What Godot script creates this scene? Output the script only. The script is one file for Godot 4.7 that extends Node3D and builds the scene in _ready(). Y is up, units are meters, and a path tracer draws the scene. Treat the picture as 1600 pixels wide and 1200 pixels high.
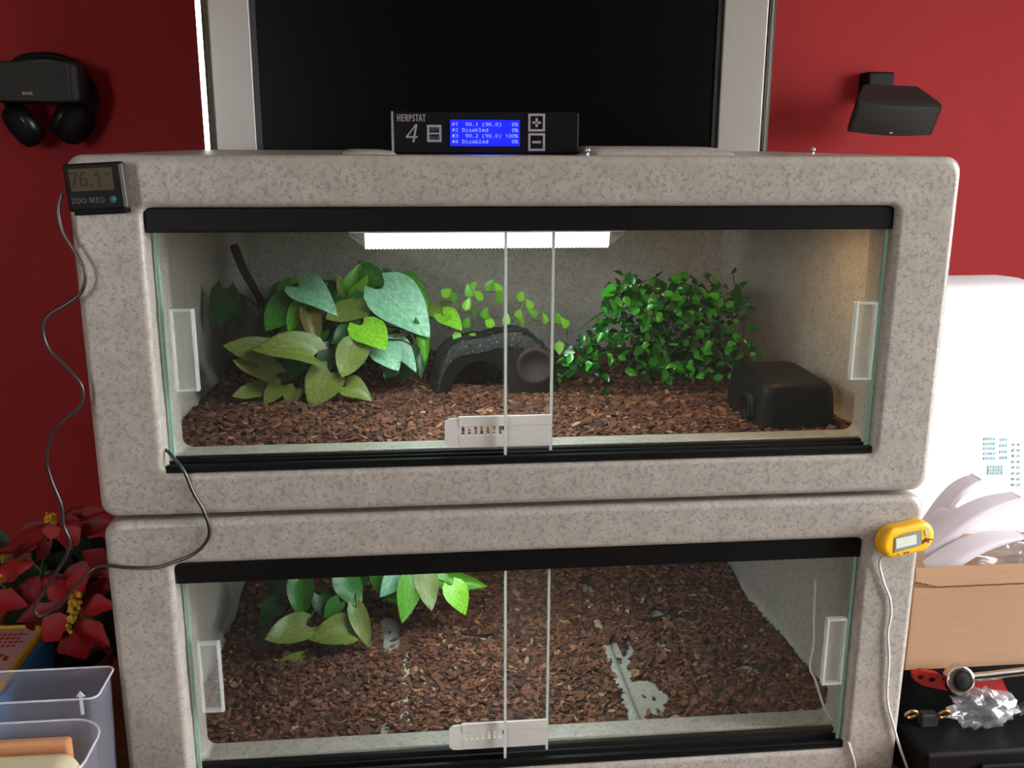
extends Node3D
# Two stacked granite-look reptile vivariums on a low bench before a red wall with a television.
# Lengths are metres. Heights in the code are counted from the bench top; the bench stands Y0 above the floor.
const Y0 := 0.45
const CAM := Vector3(-0.16398, 1.02347 + Y0, 1.32453)
const FPX := 1509.68
const YAW := -5.8195
const PITCH := -14.0931
const ROLL := 0.2153
const HW := 0.61      # half width of a vivarium
const CH := 0.499     # its height
const CD := 0.76      # its depth
const UP := 0.506     # where the upper one stands

var rng := RandomNumberGenerator.new()
var M := {}
var cam_basis: Basis
var noise := FastNoiseLite.new()

# ------------------------------------------------------------------ geometry helpers
class MB:
	var v := PackedVector3Array()
	var n := PackedVector3Array()
	var u := PackedVector2Array()
	var i := PackedInt32Array()
	func vert(p: Vector3, nn: Vector3, uv := Vector2.ZERO) -> int:
		v.append(p); n.append(nn); u.append(uv)
		return v.size() - 1
	func tri(a: int, b: int, c: int) -> void:
		var g := (v[b] - v[a]).cross(v[c] - v[a])
		if g.length_squared() < 1e-18: return
		if g.dot(n[a] + n[b] + n[c]) > 0.0:
			i.append_array([a, c, b])
		else:
			i.append_array([a, b, c])
	func quad(a: int, b: int, c: int, d: int) -> void:
		tri(a, b, c); tri(a, c, d)
	func flat_quad(a: Vector3, b: Vector3, c: Vector3, d: Vector3, nn: Vector3) -> void:
		quad(vert(a, nn, Vector2(0, 1)), vert(b, nn, Vector2(1, 1)), vert(c, nn, Vector2(1, 0)), vert(d, nn, Vector2(0, 0)))
	func mesh() -> ArrayMesh:
		var a := []
		a.resize(Mesh.ARRAY_MAX)
		a[Mesh.ARRAY_VERTEX] = v; a[Mesh.ARRAY_NORMAL] = n; a[Mesh.ARRAY_TEX_UV] = u; a[Mesh.ARRAY_INDEX] = i
		var m := ArrayMesh.new()
		m.add_surface_from_arrays(Mesh.PRIMITIVE_TRIANGLES, a)
		return m
	# smooth sheet over rows of points; sense = +1 / -1 picks the side the normals point to
	func sheet(rows: Array, wrap := false, sense := 1.0, uvs := []) -> void:
		var h := rows.size()
		var w: int = rows[0].size()
		var acc := PackedVector3Array()
		acc.resize(h * w)
		var wn := w if wrap else w - 1
		for r in h - 1:
			for c in wn:
				var c2 := (c + 1) % w
				var a: Vector3 = rows[r][c]
				var b: Vector3 = rows[r][c2]
				var d: Vector3 = rows[r + 1][c]
				var e: Vector3 = rows[r + 1][c2]
				var g := ((e - a).cross(b - d)) * sense
				acc[r * w + c] += g; acc[r * w + c2] += g; acc[(r + 1) * w + c] += g; acc[(r + 1) * w + c2] += g
		var base := v.size()
		for r in h:
			for c in w:
				var uv := Vector2(float(c) / maxf(1, w - 1), float(r) / maxf(1, h - 1))
				if uvs.size(): uv = uvs[r][c]
				vert(rows[r][c], acc[r * w + c].normalized(), uv)
		for r in h - 1:
			for c in wn:
				var c2 := (c + 1) % w
				quad(base + r * w + c, base + r * w + c2, base + (r + 1) * w + c2, base + (r + 1) * w + c)
	func cap(loop: PackedVector3Array, nn: Vector3) -> void:
		var m := Vector3.ZERO
		for p in loop: m += p
		m /= loop.size()
		var c := vert(m, nn, Vector2(0.5, 0.5))
		var first := v.size()
		for p in loop: vert(p, nn)
		for k in loop.size(): tri(c, first + k, first + (k + 1) % loop.size())
	func rbox(xf: Transform3D, size: Vector3, r := 0.0, seg := 2) -> void:
		var hs := size * 0.5
		r = minf(r, minf(hs.x, minf(hs.y, hs.z)) * 0.999)
		for ax in 3:
			for sg in [-1.0, 1.0]:
				var bx := (ax + 1) % 3
				var cx := (ax + 2) % 3
				var cb := _stops(hs[bx], r, seg)
				var cc := _stops(hs[cx], r, seg)
				var base := v.size()
				for p in cb:
					for q in cc:
						var pt := Vector3.ZERO
						pt[ax] = sg * hs[ax]; pt[bx] = p; pt[cx] = q
						var nn := Vector3.ZERO
						nn[ax] = sg
						if r > 0.0:
							var inner := Vector3(clampf(pt.x, -hs.x + r, hs.x - r), clampf(pt.y, -hs.y + r, hs.y - r), clampf(pt.z, -hs.z + r, hs.z - r))
							nn = (pt - inner).normalized()
							pt = inner + nn * r
						vert(xf * pt, (xf.basis * nn).normalized(), Vector2((p / hs[bx] + 1) * 0.5, (q / hs[cx] + 1) * 0.5))
				var w := cc.size()
				for a in cb.size() - 1:
					for b in w - 1:
						quad(base + a * w + b, base + (a + 1) * w + b, base + (a + 1) * w + b + 1, base + a * w + b + 1)
	func _stops(h: float, r: float, seg: int) -> Array:
		if r <= 0.0: return [-h, h]
		var o := []
		for k in seg + 1: o.append(-h + r - r * tan(PI / 4.0 * (1.0 - float(k) / seg)))
		for k in seg + 1: o.append(h - r + r * tan(PI / 4.0 * float(k) / seg))
		return o
	func tube(pts: Array, r0: float, sides := 8, r1 := -1.0, capped := true) -> void:
		if r1 < 0: r1 = r0
		var rows := []
		var side := Vector3.ZERO
		for k in pts.size():
			var d: Vector3 = (pts[mini(k + 1, pts.size() - 1)] - pts[maxi(k - 1, 0)]).normalized()
			if side == Vector3.ZERO:
				side = d.cross(Vector3(0.31, 0.9, 0.22)).normalized()
			side = (side - d * side.dot(d)).normalized()
			var up := d.cross(side)
			var r := lerpf(r0, r1, float(k) / maxf(1, pts.size() - 1))
			var row := PackedVector3Array()
			for s in sides:
				var a := TAU * s / sides
				row.append(pts[k] + (side * cos(a) + up * sin(a)) * r)
			rows.append(row)
		sheet(rows, true, 1.0)
		if capped:
			cap(rows[0], (pts[0] - pts[1]).normalized())
			cap(rows[-1], (pts[-1] - pts[-2]).normalized())
	func lathe(xf: Transform3D, prof: Array, sides := 20, sense := 1.0) -> void:
		var rows := []
		for p in prof:
			var row := PackedVector3Array()
			for s in sides:
				var a := TAU * s / sides
				row.append(xf * Vector3(p.x * cos(a), p.y, p.x * sin(a)))
			rows.append(row)
		sheet(rows, true, sense)
	func ball(c: Vector3, r: float, sx := Vector3.ONE, n1 := 5, n2 := 8) -> void:
		var rows := []
		for k in n1 + 1:
			var t := PI * k / n1
			var row := PackedVector3Array()
			for s in n2:
				var a := TAU * s / n2
				row.append(c + Vector3(sin(t) * cos(a), cos(t), sin(t) * sin(a)) * r * sx)
			rows.append(row)
		sheet(rows, true, -1.0)
		for k in range(v.size() - (n1 + 1) * n2, v.size()):
			n[k] = ((v[k] - c) / sx).normalized()
	# flat plate from an outline in xy, between z0 and z1
	func plate(xf: Transform3D, poly: PackedVector2Array, z0: float, z1: float) -> void:
		var t := Geometry2D.triangulate_polygon(poly)
		for side in [[z1, 1.0], [z0, -1.0]]:
			var base := v.size()
			for p in poly: vert(xf * Vector3(p.x, p.y, side[0]), (xf.basis * Vector3(0, 0, side[1])).normalized(), p)
			for k in range(0, t.size(), 3): tri(base + t[k], base + t[k + 1], base + t[k + 2])
		var cw := Geometry2D.is_polygon_clockwise(poly)
		for k in poly.size():
			var a := poly[k]
			var b := poly[(k + 1) % poly.size()]
			var e := (b - a).normalized()
			var o := Vector3(-e.y, e.x, 0) if cw else Vector3(e.y, -e.x, 0)
			flat_quad(xf * Vector3(a.x, a.y, z0), xf * Vector3(b.x, b.y, z0), xf * Vector3(b.x, b.y, z1), xf * Vector3(a.x, a.y, z1), (xf.basis * o).normalized())

func rrect(x0: float, x1: float, y0: float, y1: float, r: float, z: float, seg := 6) -> PackedVector3Array:
	var o := PackedVector3Array()
	for c in [[x1 - r, y1 - r, 0.0], [x0 + r, y1 - r, 90.0], [x0 + r, y0 + r, 180.0], [x1 - r, y0 + r, 270.0]]:
		for k in seg + 1:
			var a := deg_to_rad(c[2] + 90.0 * k / seg)
			o.append(Vector3(c[0] + r * cos(a), c[1] + r * sin(a), z))
	return o

func smooth(pts: Array, per := 6) -> Array:
	var o := []
	for k in pts.size() - 1:
		var a: Vector3 = pts[maxi(k - 1, 0)]
		var b: Vector3 = pts[k]
		var c: Vector3 = pts[k + 1]
		var d: Vector3 = pts[mini(k + 2, pts.size() - 1)]
		for j in per:
			o.append(b.cubic_interpolate(c, a, d, float(j) / per))
	o.append(pts[-1])
	return o

func P(x: float, y: float, z: float) -> Vector3:
	return Vector3(x, y + Y0, z)

# the point at depth z on the line of sight of a pixel of the 1600 x 1200 photograph
func U(px: float, py: float, z: float) -> Vector3:
	var d := cam_basis * Vector3((px - 800.0) / FPX, -(py - 600.0) / FPX, -1.0)
	return CAM + d * ((z - CAM.z) / d.z)

# the same on a level plane; y counted from the bench top
func UY(px: float, py: float, y: float) -> Vector3:
	var d := cam_basis * Vector3((px - 800.0) / FPX, -(py - 600.0) / FPX, -1.0)
	return CAM + d * ((y + Y0 - CAM.y) / d.y)

# ------------------------------------------------------------------ scene helpers
func thing(called: String, label: String, category: String, at: Vector3, group := "") -> Node3D:
	var o := Node3D.new()
	o.name = called
	add_child(o, true)
	o.position = at
	o.set_meta("label", label)
	o.set_meta("category", category)
	if group: o.set_meta("group", group)
	return o

func part(called: String, mesh: Mesh, m: Material, parent: Node3D, local := Transform3D()) -> MeshInstance3D:
	var o := MeshInstance3D.new()
	o.name = called
	o.mesh = mesh
	o.material_override = m
	parent.add_child(o, true)
	o.transform = local
	return o

# a part whose mesh is written in world coordinates
func wpart(called: String, mb: MB, m: Material, parent: Node3D) -> MeshInstance3D:
	var off := Vector3.ZERO
	var q: Node = parent
	while q != self:
		off += q.position
		q = q.get_parent()
	return part(called, mb.mesh(), m, parent, Transform3D(Basis(), -off))

func struct(called: String, mb: MB, m: Material) -> MeshInstance3D:
	var o := part(called, mb.mesh(), m, self)
	o.set_meta("kind", "structure")
	return o

func solo(called: String, mb: MB, m: Material, label: String, category: String, group := "") -> MeshInstance3D:
	# a thing of one mesh, its origin at its base
	var lo := mb.v[0]
	var hi := mb.v[0]
	for p in mb.v:
		lo = lo.min(p); hi = hi.max(p)
	var at := Vector3((lo.x + hi.x) * 0.5, lo.y, (lo.z + hi.z) * 0.5)
	for k in mb.v.size(): mb.v[k] -= at
	var o := part(called, mb.mesh(), m, self, Transform3D(Basis(), at))
	o.set_meta("label", label)
	o.set_meta("category", category)
	if group: o.set_meta("group", group)
	return o

func box(mb: MB, a: Vector3, b: Vector3, r := 0.0, seg := 2) -> void:
	mb.rbox(Transform3D(Basis(), (a + b) * 0.5), (b - a).abs(), r, seg)

func letters(called: String, words: String, height: float, at: Transform3D, m: Material, parent: Node3D, mono := false, bold := false, italic := false, squeeze := 1.0) -> MeshInstance3D:
	var f := SystemFont.new()
	f.font_names = PackedStringArray(["Droid Sans Mono" if mono else "Droid Sans"])
	if bold: f.font_weight = 700
	var t := TextMesh.new()
	t.font = f
	t.text = words
	t.font_size = 48
	t.pixel_size = height / 35.0
	t.depth = 0.0006
	t.curve_step = 2.0
	var b := Basis.from_scale(Vector3(squeeze, 1, 1))
	if italic: b = Basis(Vector3(squeeze, 0, 0), Vector3(0.2, 1, 0), Vector3(0, 0, 1))
	return part(called, t, m, parent, Transform3D(at.basis * b, at.origin))

func std(key: String, c: Color, rough := 0.6, metal := 0.0, spec := 0.5) -> StandardMaterial3D:
	var m := StandardMaterial3D.new()
	m.resource_name = key
	m.albedo_color = c
	m.roughness = rough
	m.metallic = metal
	m.metallic_specular = spec
	M[key] = m
	return m

func glass(key: String, c: Color, alpha: float, rough := 0.02) -> StandardMaterial3D:
	var m := std(key, Color(c.r, c.g, c.b, alpha), rough)
	m.transparency = BaseMaterial3D.TRANSPARENCY_ALPHA
	return m

func tri_tex(m: StandardMaterial3D, t: Texture2D, metres: float, world := true) -> void:
	m.albedo_texture = t
	m.uv1_triplanar = true
	m.uv1_world_triplanar = world
	m.uv1_scale = Vector3.ONE / metres

func noise_img(size: int, seed_: int, freq: float, octaves := 3) -> Image:
	var f := FastNoiseLite.new()
	f.seed = seed_
	f.frequency = freq
	f.noise_type = FastNoiseLite.TYPE_SIMPLEX_SMOOTH
	f.fractal_octaves = octaves
	return f.get_seamless_image(size, size)

# ------------------------------------------------------------------ materials
func make_materials() -> void:
	# moulded granite-look plastic: pale grey beige with dark and light flecks
	var n := 768
	var fine := noise_img(n, 3, 0.11, 2)
	var mid := noise_img(n, 5, 0.045, 2)
	var big := noise_img(n, 9, 0.012, 2)
	var im := Image.create(n, n, false, Image.FORMAT_RGB8)
	for y in n:
		for x in n:
			var a := fine.get_pixel(x, y).r
			var b := mid.get_pixel(x, y).r
			var c := big.get_pixel(x, y).r
			var base := Color(0.655, 0.625, 0.59).lerp(Color(0.71, 0.68, 0.645), c)
			var dark := smoothstep(0.60, 0.82, a * 0.75 + b * 0.3)
			var pale := smoothstep(0.62, 0.85, (1.0 - a) * 0.8 + c * 0.25)
			base = base.lerp(Color(0.43, 0.42, 0.41), dark * 0.55)
			base = base.lerp(Color(0.52, 0.51, 0.50), smoothstep(0.5, 0.75, b) * 0.35)
			base = base.lerp(Color(0.78, 0.76, 0.73), pale * 0.45)
			im.set_pixel(x, y, base)
	var m := std("granite plastic", Color.WHITE, 0.34)
	tri_tex(m, ImageTexture.create_from_image(im), 0.42)
	# painted wall
	var wn := noise_img(256, 21, 0.05, 3)
	m = std("red paint", Color(0.57, 0.125, 0.135), 0.75, 0.0, 0.35)
	m.normal_enabled = true
	var nim: Image = wn.duplicate()
	nim.convert(Image.FORMAT_RGBA8)
	nim.bump_map_to_normal_map(1.5)
	m.normal_texture = ImageTexture.create_from_image(nim)
	m.normal_scale = 0.25
	m.uv1_triplanar = true
	m.uv1_world_triplanar = true
	m.uv1_scale = Vector3.ONE * 6.0
	std("tan paint", Color(0.50, 0.42, 0.34), 0.85)
	std("ceiling paint", Color(0.86, 0.85, 0.83), 0.9)
	std("white trim", Color(0.88, 0.88, 0.87), 0.5)
	# carpet and wood
	var cm := std("carpet", Color(0.36, 0.30, 0.25), 0.95)
	var ci := noise_img(256, 31, 0.2, 3)
	for y in 256:
		for x in 256:
			var a2 := ci.get_pixel(x, y).r
			ci.set_pixel(x, y, Color(0.75 + a2 * 0.25, 0.75 + a2 * 0.25, 0.75 + a2 * 0.25))
	tri_tex(cm, ImageTexture.create_from_image(ci), 0.3)
	var gi := Image.create(512, 512, false, Image.FORMAT_RGB8)
	noise.seed = 12
	noise.frequency = 0.02
	for y in 512:
		for x in 512:
			var g := noise.get_noise_2d(x * 0.25, y * 4.0) * 0.5 + 0.5
			gi.set_pixel(x, y, Color(0.46, 0.33, 0.22).lerp(Color(0.62, 0.47, 0.33), g))
	m = std("bench wood", Color.WHITE, 0.45)
	tri_tex(m, ImageTexture.create_from_image(gi), 0.8)
	# bark
	m = std("bark", Color.WHITE, 0.85)
	m.vertex_color_use_as_albedo = true
	std("bark bed", Color(0.24, 0.125, 0.085), 0.95)
	# plastics
	std("black plastic", Color(0.055, 0.053, 0.052), 0.5, 0.0, 0.28)
	std("matt black", Color(0.045, 0.043, 0.042), 0.7, 0.0, 0.3)
	std("speaker black", Color(0.10, 0.097, 0.092), 0.62)
	std("speaker grille", Color(0.135, 0.13, 0.122), 0.8)
	std("rubber black", Color(0.05, 0.05, 0.05), 0.8)
	std("cushion black", Color(0.06, 0.06, 0.06), 0.35)
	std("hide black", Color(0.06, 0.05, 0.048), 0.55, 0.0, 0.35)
	m = std("resin rock", Color(0.13, 0.115, 0.105), 0.7)
	var ri := noise_img(256, 77, 0.08, 4)
	for y in 256:
		for x in 256:
			var a3 := ri.get_pixel(x, y).r
			var k := smoothstep(0.66, 0.86, a3)
			ri.set_pixel(x, y, Color(0.09, 0.075, 0.07).lerp(Color(0.48, 0.46, 0.45), k))
	m.albedo_color = Color.WHITE
	tri_tex(m, ImageTexture.create_from_image(ri), 0.14)
	std("light housing", Color(0.86, 0.86, 0.84), 0.45)
	m = std("light diffuser", Color(0.95, 0.97, 0.97), 0.4)
	m.emission_enabled = true
	m.emission = Color(0.90, 1.0, 0.985)
	m.emission_energy_multiplier = 3.0
	std("silver bezel", Color(0.62, 0.60, 0.585), 0.38, 0.35)
	std("silver edge", Color(0.80, 0.80, 0.80), 0.18, 0.85)
	std("chrome", Color(0.85, 0.85, 0.86), 0.14, 1.0)
	std("brass", Color(0.70, 0.55, 0.38), 0.3, 0.9)
	std("screen", Color(0.014, 0.012, 0.012), 0.36, 0.0, 0.22)
	std("screen edge", Color(0.035, 0.035, 0.035), 0.4)
	std("grey print", Color(0.62, 0.60, 0.58), 0.6)
	std("dim print", Color(0.33, 0.33, 0.36), 0.6)
	m = std("lcd blue", Color(0.06, 0.07, 0.6), 0.3)
	m.emission_enabled = true
	m.emission = Color(0.10, 0.14, 1.0)
	m.emission_energy_multiplier = 1.0
	m = std("lcd letters", Color(0.6, 0.7, 1.0), 0.5)
	m.emission_enabled = true
	m.emission = Color(0.50, 0.62, 1.0)
	m.emission_energy_multiplier = 0.9
	std("lcd olive", Color(0.33, 0.27, 0.18), 0.4, 0.0, 0.3)
	std("lcd digits", Color(0.10, 0.085, 0.065), 0.6)
	std("teal button", Color(0.22, 0.42, 0.50), 0.35)
	std("cable black", Color(0.11, 0.11, 0.115), 0.28, 0.0, 0.7)
	std("cable white", Color(0.88, 0.87, 0.84), 0.5)
	std("yellow plastic", Color(0.98, 0.72, 0.06), 0.4)
	std("grey frame", Color(0.52, 0.53, 0.49), 0.45)
	std("lcd pale", Color(0.83, 0.85, 0.78), 0.3)
	std("button pale", Color(0.74, 0.72, 0.64), 0.5)
	std("brown print", Color(0.35, 0.22, 0.08), 0.7)
	# glass
	glass("pane glass", Color(0.93, 0.98, 0.96), 0.005, 0.0).metallic_specular = 0.34
	std("glass edge", Color(0.62, 0.80, 0.74), 0.15)
	std("glass edge pale", Color(0.78, 0.82, 0.79), 0.2)
	glass("acrylic", Color(0.92, 0.94, 0.93), 0.16, 0.05)
	glass("acrylic rim", Color(0.95, 0.97, 0.96), 0.34, 0.08)
	m = std("lock plastic", Color(0.86, 0.84, 0.82), 0.4)
	glass("clear film", Color(0.95, 0.96, 0.97), 0.12, 0.06)
	m = glass("frosted plastic", Color(0.66, 0.66, 0.72), 0.17, 0.45)
	m = glass("frosted rim", Color(0.90, 0.90, 0.93), 0.72, 0.4)
	# clutter
	std("white plastic", Color(0.93, 0.93, 0.94), 0.5)
	std("white paper", Color(0.80, 0.76, 0.79), 0.8)
	std("label print", Color(0.66, 0.80, 0.82), 0.8)
	m = std("cardboard", Color.WHITE, 0.9)
	var bi := Image.create(256, 256, false, Image.FORMAT_RGB8)
	for y in 256:
		for x in 256:
			var q := noise.get_noise_2d(x * 0.6, y * 9.0) * 0.5 + 0.5
			bi.set_pixel(x, y, Color(0.66, 0.51, 0.39).lerp(Color(0.69, 0.545, 0.42), q))
	tri_tex(m, ImageTexture.create_from_image(bi), 0.3)
	std("cardboard core", Color(0.40, 0.28, 0.19), 0.95)
	std("tool red", Color(0.62, 0.07, 0.08), 0.5)
	std("tub blue", Color(0.14, 0.50, 0.78), 0.4)
	std("tub yellow", Color(0.90, 0.72, 0.10), 0.45)
	std("tub panel", Color(0.80, 0.66, 0.66), 0.5)
	std("print red", Color(0.74, 0.15, 0.20), 0.6)
	std("print green", Color(0.45, 0.68, 0.16), 0.6)
	std("cream cloth", Color(0.90, 0.85, 0.70), 0.9)
	std("orange cloth", Color(0.84, 0.60, 0.42), 0.9)
	std("terracotta", Color(0.55, 0.28, 0.17), 0.85)
	std("soil", Color(0.13, 0.09, 0.06), 0.95)
	std("stem brown", Color(0.24, 0.17, 0.10), 0.8)
	std("stem green", Color(0.20, 0.33, 0.12), 0.7)
	std("branch", Color(0.19, 0.12, 0.09), 0.9)
	m = std("berry", Color(0.80, 0.64, 0.16), 0.35)
	# leaves: one vein texture, many dyes
	var li := Image.create(256, 256, false, Image.FORMAT_RGB8)
	noise.frequency = 0.03
	for y in 256:
		for x in 256:
			var u := absf(x / 127.5 - 1.0)
			var t := y / 255.0
			var vein := exp(-pow(u / 0.035, 2.0))
			var w := fposmod((t - u * 0.42) * 6.0, 1.0)
			vein = maxf(vein, 0.75 * exp(-pow((w - 0.5) / 0.075, 2.0)) * (1.0 - u * 0.6))
			var g := 0.84 + 0.16 * noise.get_noise_2d(x, y) + 0.12 * vein
			li.set_pixel(x, y, Color(g, g, g * 0.97))
	var lt := ImageTexture.create_from_image(li)
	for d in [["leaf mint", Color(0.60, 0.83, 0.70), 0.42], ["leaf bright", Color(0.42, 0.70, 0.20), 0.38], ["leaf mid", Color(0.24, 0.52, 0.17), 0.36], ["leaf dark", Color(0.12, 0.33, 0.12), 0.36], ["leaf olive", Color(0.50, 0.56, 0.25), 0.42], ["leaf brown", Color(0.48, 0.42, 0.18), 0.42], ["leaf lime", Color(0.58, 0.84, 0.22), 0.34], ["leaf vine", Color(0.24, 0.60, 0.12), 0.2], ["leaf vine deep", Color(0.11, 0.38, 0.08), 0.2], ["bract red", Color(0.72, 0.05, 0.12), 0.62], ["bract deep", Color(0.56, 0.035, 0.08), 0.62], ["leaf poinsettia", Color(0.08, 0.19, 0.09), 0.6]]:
		m = std(d[0], d[1], d[2])
		m.albedo_texture = lt
		m.backlight_enabled = true
		m.backlight = Color(d[1].r * 0.35, d[1].g * 0.35, d[1].b * 0.25)

# ------------------------------------------------------------------ leaves
func leaf_mesh(kind: String, fold: float, droop: float, wave := 0.0) -> ArrayMesh:
	var mb := MB.new()
	var rows := []
	var uvs := []
	var nt := 9 if kind != "small" else 5
	var cols := [-1.0, -0.55, 0.0, 0.55, 1.0] if kind != "small" else [-1.0, 0.0, 1.0]
	for a in nt + 1:
		var t := float(a) / nt
		var w := 0.0
		var lobe := 0.0
		if kind == "heart":
			w = pow(sin(PI * pow(clampf(t * 0.97 + 0.03, 0, 1), 0.60)), 0.85)
			lobe = 0.20 * pow(1.0 - t, 2.5)
		elif kind == "bract":
			w = pow(sin(PI * pow(t, 0.85)), 0.9) * (1.0 + 0.10 * sin(t * 15.0))
		else:
			w = pow(sin(PI * pow(t, 0.72)), 0.8)
		var row := PackedVector3Array()
		var urow := PackedVector2Array()
		for s in cols:
			var z: float = fold * absf(s) * w * 0.5 - droop * t * t + wave * sin(t * 9.0 + s * 2.0) * absf(s)
			row.append(Vector3(s * w * 0.5, t - lobe * s * s, z))
			urow.append(Vector2(s * 0.5 * w + 0.5, t))
		rows.append(row)
		uvs.append(urow)
	mb.sheet(rows, false, -1.0, uvs)
	return mb.mesh()

var LM := {}
func make_leaf_meshes() -> void:
	LM["heart"] = [leaf_mesh("heart", 0.22, 0.14, 0.02), leaf_mesh("heart", 0.40, 0.30, 0.03), leaf_mesh("heart", 0.12, -0.10, 0.03)]
	LM["bract"] = [leaf_mesh("bract", 0.18, 0.18, 0.03), leaf_mesh("bract", -0.14, 0.28, 0.04), leaf_mesh("bract", 0.30, 0.05, 0.04)]
	LM["small"] = [leaf_mesh("small", 0.25, 0.12), leaf_mesh("small", 0.45, 0.25), leaf_mesh("small", 0.12, -0.12)]

func leaf_xf(b: Vector3, t: Vector3, wide: float, roll: float, lean := 0.8) -> Transform3D:
	var d := t - b
	var l := d.length()
	d /= l
	var up := Vector3(0.1, lean, 0.75).normalized()
	var nrm := (up - d * up.dot(d)).normalized()
	nrm = nrm.rotated(d, deg_to_rad(roll))
	var x := d.cross(nrm)
	return Transform3D(Basis(x * l * wide, d * l, nrm * l), b)

func put_leaf(parent: Node3D, kind: String, which: int, m: String, xf: Transform3D) -> void:
	xf.origin -= parent.position
	part("leaf" if kind != "bract" else "bract", LM[kind][which % 3], M[m], parent, xf)

# leaf from its base and tip pixels at the depths of both ends: [bu, bv, tu, tv, width, zb, zt, roll, dye]
func px_leaf(parent: Node3D, kind: String, a: Array, k: int) -> Vector3:
	var b := U(a[0], a[1], a[5])
	var t := U(a[2], a[3], a[6])
	put_leaf(parent, kind, k, a[8], leaf_xf(b, t, a[4], a[7]))
	return b

func stem(parent: Node3D, pts: Array, r: float, m: String, called := "stem", r1 := -1.0) -> void:
	var mb := MB.new()
	mb.tube(smooth(pts, 5), r, 6, r1)
	wpart(called, mb, M[m], parent)

# ------------------------------------------------------------------ the vivariums
var shell_mesh: ArrayMesh
func cage_shell() -> ArrayMesh:
	var mb := MB.new()
	var rows := []
	var q := 0.03
	for k in 5:
		var a := PI * 0.5 * k / 4.0
		rows.append(rrect(-HW + q * (1 - sin(a)), HW - q * (1 - sin(a)), q * (1 - sin(a)), CH - q * (1 - sin(a)), 0.022, -CD + q * (1 - cos(a))))
	var f := 0.011
	for k in 6:
		var a := PI * 0.5 * k / 5.0
		var s := f * (1 - cos(a))
		rows.append(rrect(-HW + s, HW - s, s, CH - s, 0.022, -f + f * sin(a)))
	var e := 0.010
	for k in 5:
		var a := PI * 0.5 * k / 4.0
		var s := e * (1.0 - sin(a))
		rows.append(rrect(-0.518 - s, 0.519 + s, 0.063 - s, 0.431 + s, 0.012 + s, -e + e * cos(a)))
	rows.append(rrect(-0.517, 0.521, 0.063, 0.431, 0.012, -0.052))
	rows.append(rrect(-0.516, 0.523, 0.063, 0.431, 0.012, -0.055))
	rows.append(rrect(-0.516, 0.523, 0.065, 0.429, 0.012, -0.056))
	rows.append(rrect(-0.515, 0.524, 0.072, 0.402, 0.012, -0.058))
	rows.append(rrect(-0.514, 0.525, 0.073, 0.401, 0.012, -0.062))
	rows.append(rrect(-0.512, 0.528, 0.073, 0.401, 0.012, -0.094))
	rows.append(rrect(-0.514, 0.530, 0.071, 0.403, 0.016, -0.100))
	rows.append(rrect(-0.520, 0.536, 0.068, 0.404, 0.02, -0.103))
	rows.append(rrect(-0.560, 0.560, 0.055, 0.408, 0.03, -0.104))
	rows.append(rrect(-0.578, 0.578, 0.046, 0.410, 0.03, -0.110))
	rows.append(rrect(-0.580, 0.580, 0.045, 0.411, 0.03, -0.125))
	rows.append(rrect(-0.560, 0.556, 0.045, 0.411, 0.03, -0.66))
	for k in 5:
		var a := PI * 0.5 * (k + 1) / 5.0
		var s := 0.05 * (1 - cos(a))
		rows.append(rrect(-0.557 + s, 0.553 - s, 0.045 + s * 0.4, 0.411 - s * 0.4, 0.03, -0.68 - 0.05 * sin(a)))
	mb.sheet(rows, true, 1.0)
	mb.cap(rows[0], Vector3(0, 0, -1))
	mb.cap(rows[-1], Vector3(0, 0, 1))
	return mb.mesh()

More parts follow.
